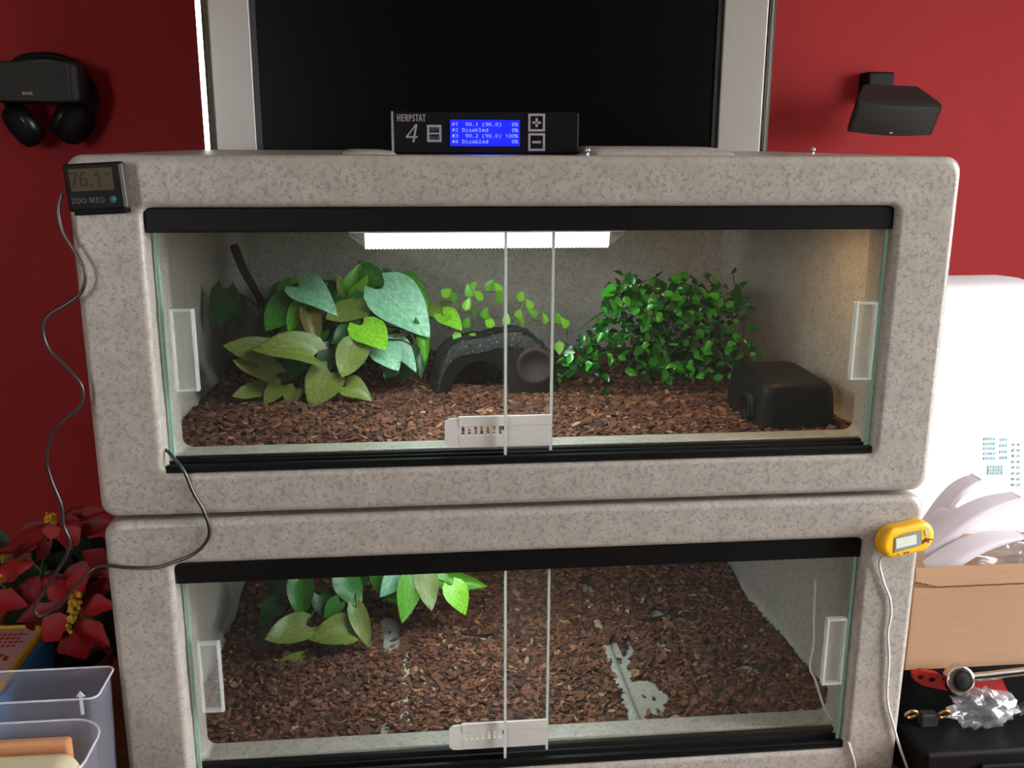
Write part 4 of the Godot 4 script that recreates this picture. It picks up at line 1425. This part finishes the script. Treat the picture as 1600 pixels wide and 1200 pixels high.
func left_clutter() -> void:
	poinsettia(P(-0.80, 0, -0.345), "red poinsettia with long golden flower cluster beside the lower vivarium", [
		[106, 962, 60, 1002, 0.80, -0.215, -0.20, 0, "bract red"], [114, 978, 132, 1034, 1.05, -0.215, -0.20, 0, "bract red"], [116, 972, 172, 1010, 0.55, -0.22, -0.21, 0, "bract red"], [126, 948, 178, 944, 0.62, -0.22, -0.21, 0, "bract red"],
		[112, 940, 76, 906, 0.70, -0.225, -0.215, 0, "bract red"], [114, 938, 140, 888, 0.55, -0.235, -0.225, 0, "bract red"], [100, 945, 18, 968, 0.32, -0.235, -0.225, 0, "bract deep"], [92, 900, 6, 918, 0.30, -0.25, -0.24, 0, "bract deep"],
		[60, 900, 46, 958, 0.50, -0.25, -0.24, 0, "bract deep"], [-20, 938, 38, 942, 0.66, -0.23, -0.215, 0, "bract red"], [-15, 905, 38, 876, 0.50, -0.25, -0.24, 0, "bract red"], [95, 900, 170, 895, 0.42, -0.26, -0.25, 0, "bract deep"],
		[172, 885, 130, 860, 0.70, -0.26, -0.25, 0, "bract deep"], [130, 925, 180, 905, 0.5, -0.26, -0.25, 0, "bract deep"], [70, 985, 30, 960, 0.5, -0.25, -0.24, 0, "bract deep"]],
		[[117, 940, 9, 14, -0.205, 42], [113, 962, 7, 10, -0.205, 26], [108, 982, 3, 6, -0.205, 8], [-2, 905, 4, 8, -0.22, 12]], 18, [-10, 880, 190, 1040, -0.27])
	poinsettia(P(-0.93, 0, -0.52), "darker red poinsettia behind the one with the golden cluster", [
		[72, 818, 24, 830, 0.40, -0.44, -0.43, 0, "bract deep"], [84, 818, 76, 842, 1.2, -0.43, -0.415, 0, "bract red"], [100, 822, 122, 852, 0.85, -0.43, -0.415, 0, "bract red"], [94, 812, 122, 810, 0.50, -0.44, -0.43, 0, "bract deep"], [92, 808, 134, 786, 0.30, -0.46, -0.45, 0, "bract deep"],
		[118, 812, 168, 796, 0.40, -0.46, -0.45, 0, "bract deep"], [120, 834, 182, 812, 0.42, -0.46, -0.45, 0, "bract deep"], [78, 838, 50, 876, 0.60, -0.45, -0.44, 0, "bract deep"], [56, 848, 18, 872, 0.40, -0.45, -0.44, 0, "bract deep"]],
		[[80, 810, 9, 8, -0.425, 30], [2, 873, 9, 6, -0.40, 22]], 16, [10, 830, 190, 900, -0.50])
	# --- translucent storage tubs
	var fp: StandardMaterial3D = M["frosted plastic"]
	for q in [[0.27, -0.008, 0.077, -1.02, -0.615, "tall frosted storage tub with embossed arrow beside the lower vivarium", 0.012], [0.25, 0.095, 0.235, -1.02, -0.597, "lower frosted tub of folded cream cloth before the tall tub", 0.045]]:
		var t := thing("storage_tub", q[5], "tub", P((q[3] + q[4]) * 0.5, 0, (q[1] + q[2]) * 0.5))
		var mb := MB.new()
		var rows := []
		for s in [[0.012, 0.001, 0.0], [0.010, 0.02, 0.0], [0.003, q[0] - 0.006, 0.0], [0.0, q[0] - 0.004, 0.0], [0.0, q[0], 0.0], [0.003, q[0], 0.0], [0.005, q[0] - 0.006, 0.0], [0.012, 0.021, 0.0], [0.014, 0.004, 0.0]]:
			var lp := rrect(q[3] + s[0], q[4] - s[0], q[1] + s[0], q[2] - s[0], q[6], 0.0, 6)
			var row := PackedVector3Array()
			for p in lp: row.append(P(p.x, s[1], p.y))
			rows.append(row)
		mb.sheet(rows, true, -1.0)
		mb.cap(rows[0], Vector3.DOWN)
		mb.cap(rows[-1], Vector3.UP)
		wpart("tub_wall", mb, fp, t)
		mb = MB.new()
		var rim := []
		for p in rrect(q[3], q[4], q[1], q[2], q[6], 0.0, 6): rim.append(P(p.x, q[0] + 0.0008, p.y))
		rim.append(rim[0])
		mb.tube(rim, 0.0016, 6, -1.0, false)
		wpart("rim", mb, M["frosted rim"], t)
		if q[0] > 0.26:
			mb = MB.new()
			var c0 := U(127, 1096, q[2])
			box(mb, Vector3(c0.x - 0.002, c0.y - 0.02, q[2] - 0.0005), Vector3(c0.x + 0.002, c0.y + 0.008, q[2] + 0.0012))
			mb.plate(Transform3D(Basis(), Vector3(c0.x, c0.y + 0.008, q[2])), PackedVector2Array([Vector2(-0.006, 0), Vector2(0.006, 0), Vector2(0, 0.008)]), -0.0005, 0.0012)
			wpart("arrow_mark", mb, M["frosted rim"], t)
	var mb := MB.new()
	box(mb, P(-1.0, 0.006, 0.128), P(-0.618, 0.235, 0.22), 0.03, 5)
	solo("folded_cloth", mb, M["cream cloth"], "thick cream cloth folded inside the lower frosted tub", "cloth")
	mb = MB.new()
	box(mb, P(-0.99, 0.006, 0.110), P(-0.640, 0.238, 0.126), 0.006, 3)
	solo("folded_cloth", mb, M["orange cloth"], "thin orange cloth upright behind the cream cloth in the tub", "cloth")
	# --- blue container with a yellow-rimmed printed lid, behind the tubs
	var t := thing("plastic_container", "blue plastic container with yellow-rimmed printed lid behind the frosted tubs", "container", P(-0.90, 0, -0.14))
	var rows := []
	mb = MB.new()
	for s in [[0.020, 0.0], [0.012, 0.004], [0.010, 0.02], [0.0, 0.19], [0.0, 0.205], [0.004, 0.209]]:
		var row := PackedVector3Array()
		for p in rrect(-1.02 + s[0], -0.790 - s[0], -0.262 + s[0], -0.030 - s[0], 0.03, 0.0, 6): row.append(P(p.x, s[1], p.y))
		rows.append(row)
	mb.sheet(rows, true, -1.0)
	mb.cap(rows[-1], Vector3.UP)
	wpart("body", mb, M["tub blue"], t)
	mb = MB.new()
	rows = []
	for s in [[0.006, 0.206], [0.004, 0.214], [0.006, 0.220], [0.010, 0.221], [0.0125, 0.217]]:
		var row := PackedVector3Array()
		for p in rrect(-1.02 + s[0], -0.796 - s[0], -0.258 + s[0], -0.034 - s[0], 0.026, 0.0, 6): row.append(P(p.x, s[1], p.y))
		rows.append(row)
	mb.sheet(rows, true, -1.0)
	var lid := wpart("lid", mb, M["tub yellow"], t)
	mb = MB.new()
	var row2 := PackedVector3Array()
	for p in rrect(-1.007, -0.809, -0.245, -0.047, 0.014, 0.0, 6): row2.append(P(p.x, 0.2175, p.y))
	mb.cap(row2, Vector3.UP)
	wpart("panel", mb, M["tub panel"], lid)
	# red print: rows of short strokes, too blurred in the photograph to read
	mb = MB.new()
	for r in 4:
		for j in 6 - r % 2:
			mb.rbox(Transform3D(Basis(), P(-0.868 + j * 0.0085 + r * 0.001, 0.2180, -0.222 + r * 0.013)), Vector3(rng.randf_range(0.003, 0.008), 0.0006, rng.randf_range(0.004, 0.009)))
	for j in 8:
		mb.rbox(Transform3D(Basis(Vector3.UP, j * 0.7), P(-0.915 + j * 0.0125, 0.2180, -0.150 + 0.008 * sin(j * 2.1))), Vector3(0.014, 0.0006, 0.007))
	wpart("red_print", mb, M["print red"], lid)
	mb = MB.new()
	mb.rbox(Transform3D(Basis(), P(-0.895, 0.2180, -0.228)), Vector3(0.030, 0.0006, 0.016), 0.0002)
	wpart("green_print", mb, M["print green"], lid)

# ------------------------------------------------------------------ right of the vivariums
func right_clutter() -> void:
	# tall white bag behind the carton
	var t := thing("white_bag", "tall smooth white packaging bag with teal print standing behind the carton", "bag", P(0.81, 0, -0.38))
	var mb := MB.new()
	var rows := []
	for s in [[0.05, -0.075], [0.018, -0.068], [0.004, -0.045], [0.0, 0.0], [0.004, 0.045], [0.018, 0.068], [0.05, 0.078], [0.10, 0.080]]:
		rows.append(rrect(-0.185 + s[0], 0.215 - s[0], 0.0 + s[0] * 0.3, 0.780 - s[0] * 0.5, 0.075 - s[0] * 0.3, s[1], 8))
	mb.sheet(rows, true, 1.0)
	mb.cap(rows[0], Vector3(0, 0, -1))
	mb.cap(rows[-1], Vector3(0, 0, 1))
	part("bag_body", mb.mesh(), M["white plastic"], t)
	mb = MB.new()
	var zl := -0.2995
	for q in [[1537, 682, 1556, 720, 5, 5], [1562, 682, 1575, 720, 4, 3], [1543, 727, 1568, 742, 3, 6], [1580, 690, 1598, 762, 8, 2]]:
		for r in q[4]:
			for c in q[5]:
				var p := U(lerpf(q[0], q[2], (c + 0.5) / q[5]), lerpf(q[1], q[3], (r + 0.5) / q[4]), zl)
				mb.rbox(Transform3D(Basis(), p), Vector3(0.0032, 0.0050, 0.0016))
	wpart("teal_print", mb, M["label print"], t)
	# carton
	var c := thing("cardboard_box", "open brown cardboard box wedged beside the lower vivarium", "box", P(0.83, 0.166, -0.15))
	var x0 := 0.640
	var x1 := 1.03
	var z1 := -0.055
	var z0 := -0.265
	var yb := 0.166
	var yt := 0.315
	for w in [[Vector3(x0, yb, z1 - 0.004), Vector3(x1, yt, z1)], [Vector3(x0, yb, z0), Vector3(x1, yt, z0 + 0.004)], [Vector3(x0, yb, z0 + 0.004), Vector3(x0 + 0.004, yt, z1 - 0.004)], [Vector3(x1 - 0.004, yb, z0 + 0.004), Vector3(x1, yt, z1 - 0.004)], [Vector3(x0 + 0.004, yb, z0 + 0.004), Vector3(x1 - 0.004, yb + 0.004, z1 - 0.004)]]:
		mb = MB.new()
		box(mb, w[0] + Vector3(0, Y0, 0), w[1] + Vector3(0, Y0, 0), 0.001)
		wpart("panel", mb, M["cardboard"], c)
	# front flap standing up, cut short at its left end, with a torn dashed crease
	mb = MB.new()
	var fl := Transform3D(Basis(Vector3.RIGHT, deg_to_rad(-7)), P(0, yt, z1 - 0.002))
	mb.plate(fl, PackedVector2Array([Vector2(x0 + 0.002, 0.010), Vector2(x0 + 0.040, 0.0), Vector2(x1, 0.0), Vector2(x1, 0.036), Vector2(x0 + 0.002, 0.034)]), -0.002, 0.002)
	wpart("flap", mb, M["cardboard"], c)
	mb = MB.new()
	var xx := x0 + 0.004
	while xx < x1 - 0.01:
		var yy := 0.0012 + maxf(0.0, (x0 + 0.040 - xx) * 0.26)
		mb.rbox(fl * Transform3D(Basis(), Vector3(xx, yy, 0.0015)), Vector3(0.0042, 0.0022, 0.003))
		xx += 0.0062
	wpart("crease_teeth", mb, M["cardboard core"], c)
	# curled white sheets stuck in the carton
	for q in [[1440, 872, 1590, 776, -0.12, 30.0, "longest curled white sheet rising out of the cardboard box"], [1446, 838, 1527, 748, -0.17, 22.0, "pointed curled sheet nearest the tall white bag in the carton"], [1440, 850, 1500, 800, -0.145, 14.0, "shortest narrow sheet between two curled sheets in the carton"], [1448, 905, 1600, 838, -0.085, 26.0, "curled sheet lying flattest along the front flap of the carton"]]:
		mb = MB.new()
		rows = []
		var p0 := U(q[0], q[1], q[4])
		var p1 := U(q[2], q[3], q[4] - 0.01)
		p0.y = maxf(p0.y, Y0 + yb + 0.02)
		for k in 12:
			var s := k / 11.0
			var m := p0.lerp(p1, s)
			var bow: float = sin(s * PI) * 0.018
			var wd: float = q[5] * 0.001 * (1.04 - pow(s, 1.4))
			rows.append(PackedVector3Array([m + Vector3(0, wd * 0.9 + bow, -0.02), m + Vector3(0, wd * 0.35 + bow, 0.006), m + Vector3(0.004, -wd * 0.4 + bow, 0.010), m + Vector3(0.008, -wd + bow, -0.006), m + Vector3(0.006, -wd - 0.03 * (1.0 - s) + bow, -0.03)]))
		mb.sheet(rows, false, -1.0)
		solo("paper_sheet", mb, M["white paper"], q[6], "paper", "curled sheets in the cardboard box")
	# crumpled clear film in the carton
	mb = crumple(U(1580, 868, -0.09), Vector3(0.055, 0.025, 0.02), 5)
	solo("clear_wrap", mb, M["clear film"], "crumpled clear film at the top of the cardboard box", "wrap")
	# lower black tool case carrying the carton
	mb = MB.new()
	var case_ := thing("tool_case", "black tool case under the cardboard box", "case", P(0.83, 0, -0.17))
	box(mb, P(0.632, 0.0, -0.285), P(1.05, 0.163, -0.062), 0.010, 3)
	wpart("case_body", mb, M["black plastic"], case_)
	var front := thing("tool_case", "open black case with brass rings holding wrench and clear bag", "case", P(0.80, 0, 0.02))
	mb = MB.new()
	box(mb, P(0.628, 0.0, -0.058), P(1.02, 0.082, 0.055), 0.008, 3)
	wpart("case_body", mb, M["black plastic"], front)
	mb = MB.new()
	box(mb, P(0.70, 0.0, 0.0555), P(0.93, 0.030, 0.066), 0.004, 2)
	box(mb, P(0.72, 0.035, 0.054), P(0.80, 0.060, 0.062), 0.003, 2)
	wpart("latch", mb, M["matt black"], front)
	for q in [[1424, 1116], [1475, 1116]]:
		mb = MB.new()
		var rc := U(q[0], q[1], -0.020)
		var ring := []
		for j in 17:
			var an := TAU * j / 16.0
			ring.append(rc + Vector3(cos(an) * 0.0095, sin(an) * 0.0085, 0.004 * sin(an)))
		mb.tube(ring, 0.003, 8, -1.0, false)
		wpart("ring", mb, M["brass"], front)
	mb = MB.new()
	var g0 := U(1436, 1112, -0.03)
	var g1 := U(1461, 1121, -0.03)
	box(mb, Vector3(g0.x, g1.y - 0.012, -0.036), Vector3(g1.x, g0.y, -0.018), 0.003)
	wpart("hinge_block", mb, std("dark grey plastic", Color(0.18, 0.18, 0.19), 0.5), front)
	# red handled pliers lying at the back of the open case
	mb = MB.new()
	var rp := thing("red_tool", "red plastic tool handle with two holes painted dark lying below the cardboard box", "tool", U(1455, 1078, -0.045))
	var poly := PackedVector2Array()
	for q in [[1426, 1053], [1440, 1048], [1465, 1052], [1482, 1066], [1484, 1078], [1466, 1076], [1440, 1070], [1428, 1062]]:
		var w := U(q[0], q[1], -0.045)
		poly.append(Vector2(w.x, w.y))
	mb.plate(Transform3D(), poly, -0.053, -0.043)
	wpart("handle", mb, M["tool red"], rp)
	for q in [[1439, 1058], [1457, 1062]]:  # black flattened balls stand in for the shade inside two holes
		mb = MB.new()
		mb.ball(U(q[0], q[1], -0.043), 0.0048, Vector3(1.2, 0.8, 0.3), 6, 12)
		wpart("hole_shade", mb, M["matt black"], rp)
	mb = MB.new()
	poly = PackedVector2Array()
	for q in [[1505, 1078], [1520, 1062], [1565, 1060], [1578, 1086], [1545, 1090]]:
		var w := U(q[0], q[1], -0.040)
		poly.append(Vector2(w.x, w.y))
	mb.plate(Transform3D(), poly, -0.052, -0.040)
	solo("red_tool", mb, M["tool red"], "red flat tool under the chrome ratchet wrench", "tool")
	# chrome ratchet wrench
	var wh := U(1497, 1061, -0.025)
	var wt := U(1605, 1049, -0.025)
	var wr := thing("ratchet_wrench", "chrome ratchet wrench resting on the open black case", "wrench", wh)
	mb = MB.new()
	var wb := Basis(Vector3.RIGHT, deg_to_rad(75))
	mb.lathe(Transform3D(wb, wh), [Vector2(0.001, 0.010), Vector2(0.012, 0.010), Vector2(0.0135, 0.011), Vector2(0.022, 0.011), Vector2(0.0245, 0.008), Vector2(0.0245, -0.006), Vector2(0.022, -0.009), Vector2(0.001, -0.009)], 28, -1.0)
	wpart("head", mb, M["chrome"], wr)
	mb = MB.new()
	mb.lathe(Transform3D(wb, wh), [Vector2(0.001, 0.0125), Vector2(0.013, 0.0125), Vector2(0.0145, 0.010)], 24, -1.0)
	wpart("head_plate", mb, M["matt black"], wr)
	mb = MB.new()
	mb.tube(smooth([wh + Vector3(0.018, 0.002, 0), wh.lerp(wt, 0.3), wt, wt + (wt - wh) * 0.5], 4), 0.0075, 12)
	wpart("shaft", mb, M["chrome"], wr)
	# clear plastic bag of small parts
	mb = crumple(U(1535, 1105, -0.015), Vector3(0.055, 0.032, 0.03), 8)
	var bag := solo("clear_bag", mb, M["clear film"], "crumpled clear plastic bag below the chrome wrench", "bag")
	mb = MB.new()
	for j in 3:
		var p := U(1555 + j * 22, 1112 - j * 3, -0.02)
		mb.rbox(Transform3D(Basis(Vector3.BACK, 0.3 * j), p), Vector3(0.03, 0.014, 0.014), 0.004)
	wpart("small_parts", mb, std("grey parts", Color(0.30, 0.31, 0.31), 0.5), bag)

func crumple(c: Vector3, size: Vector3, seed_: int) -> MB:
	var mb := MB.new()
	noise.seed = seed_
	noise.frequency = 1.0
	var rows := []
	for a in 17:
		var t := PI * a / 16.0
		var row := PackedVector3Array()
		for b in 30:
			var p := TAU * b / 30.0
			var d := Vector3(sin(t) * cos(p), cos(t), sin(t) * sin(p))
			var k := 1.0 + 0.55 * noise.get_noise_3d(d.x * 2.6, d.y * 2.6, d.z * 2.6) - 0.3 * absf(noise.get_noise_3d(d.x * 7.0, d.y * 7.0, d.z * 7.0))
			row.append(c + d * size * k)
		rows.append(row)
	mb.sheet(rows, true, -1.0)
	return mb

# ------------------------------------------------------------------ cables
func cables() -> void:
	var mb := MB.new()
	var pts := []
	for q in [[97, 303, 0.012], [91, 330, 0.014], [98, 362, 0.016], [118, 395, 0.018], [133, 425, 0.02], [128, 455, 0.02], [105, 475, 0.02], [77, 492, 0.02], [67, 515, 0.02], [76, 545, 0.02], [105, 575, 0.02], [128, 605, 0.02], [125, 635, 0.02], [96, 660, 0.02], [79, 685, 0.02], [73, 720, 0.02], [80, 750, 0.02], [96, 790, 0.02], [99, 820, 0.02], [109, 848, 0.02], [100, 875, 0.02], [80, 905, 0.02], [58, 942, 0.02], [55, 957, 0.02], [66, 962, 0.02], [92, 945, 0.02], [120, 915, 0.02], [146, 889, 0.018], [166, 884, 0.012], [200, 887, 0.005], [245, 887, 0.004], [270, 879, 0.004], [300, 867, 0.004], [321, 848, 0.004], [327, 828, 0.004], [318, 798, 0.005], [302, 770, 0.004], [288, 737, 0.004], [276, 721, -0.002], [263, 706, -0.010], [258, 700, -0.03], [268, 690, -0.06]]:
		pts.append(U(q[0], q[1], q[2]))
	mb.tube(smooth(pts, 6), 0.0024, 8)
	solo("sensor_cable", mb, M["cable black"], "thin black sensor cable hanging in waves from the black thermometer", "cable")
	mb = MB.new()
	pts = []
	for q in [[1380, 868, 0.010], [1374, 880, 0.006], [1380, 908, 0.004], [1390, 935, 0.004], [1392, 960, 0.004], [1387, 990, 0.004], [1389, 1030, 0.004], [1386, 1090, 0.004], [1395, 1130, 0.004], [1405, 1165, 0.006], [1414, 1190, 0.010]]:
		pts.append(U(q[0], q[1], q[2]))
	pts += [P(0.628, 0.004, 0.03), P(0.605, 0.004, 0.06), P(0.56, 0.004, 0.065), P(0.525, 0.006, 0.03)]
	for q in [[1336, 1200, 0.004], [1330, 1175, 0.003], [1322, 1150, -0.008], [1318, 1143, -0.030], [1306, 1132, -0.050], [1288, 1105, -0.050], [1274, 1062, -0.050], [1266, 1042, -0.050], [1272, 1005, -0.050], [1272, 960, -0.050], [1275, 905, -0.050]]:
		pts.append(U(q[0], q[1], q[2]))
	mb.tube(smooth(pts, 6), 0.0021, 8)
	solo("probe_cable", mb, M["cable white"], "thin white probe cable hanging from the yellow thermometer", "cable")
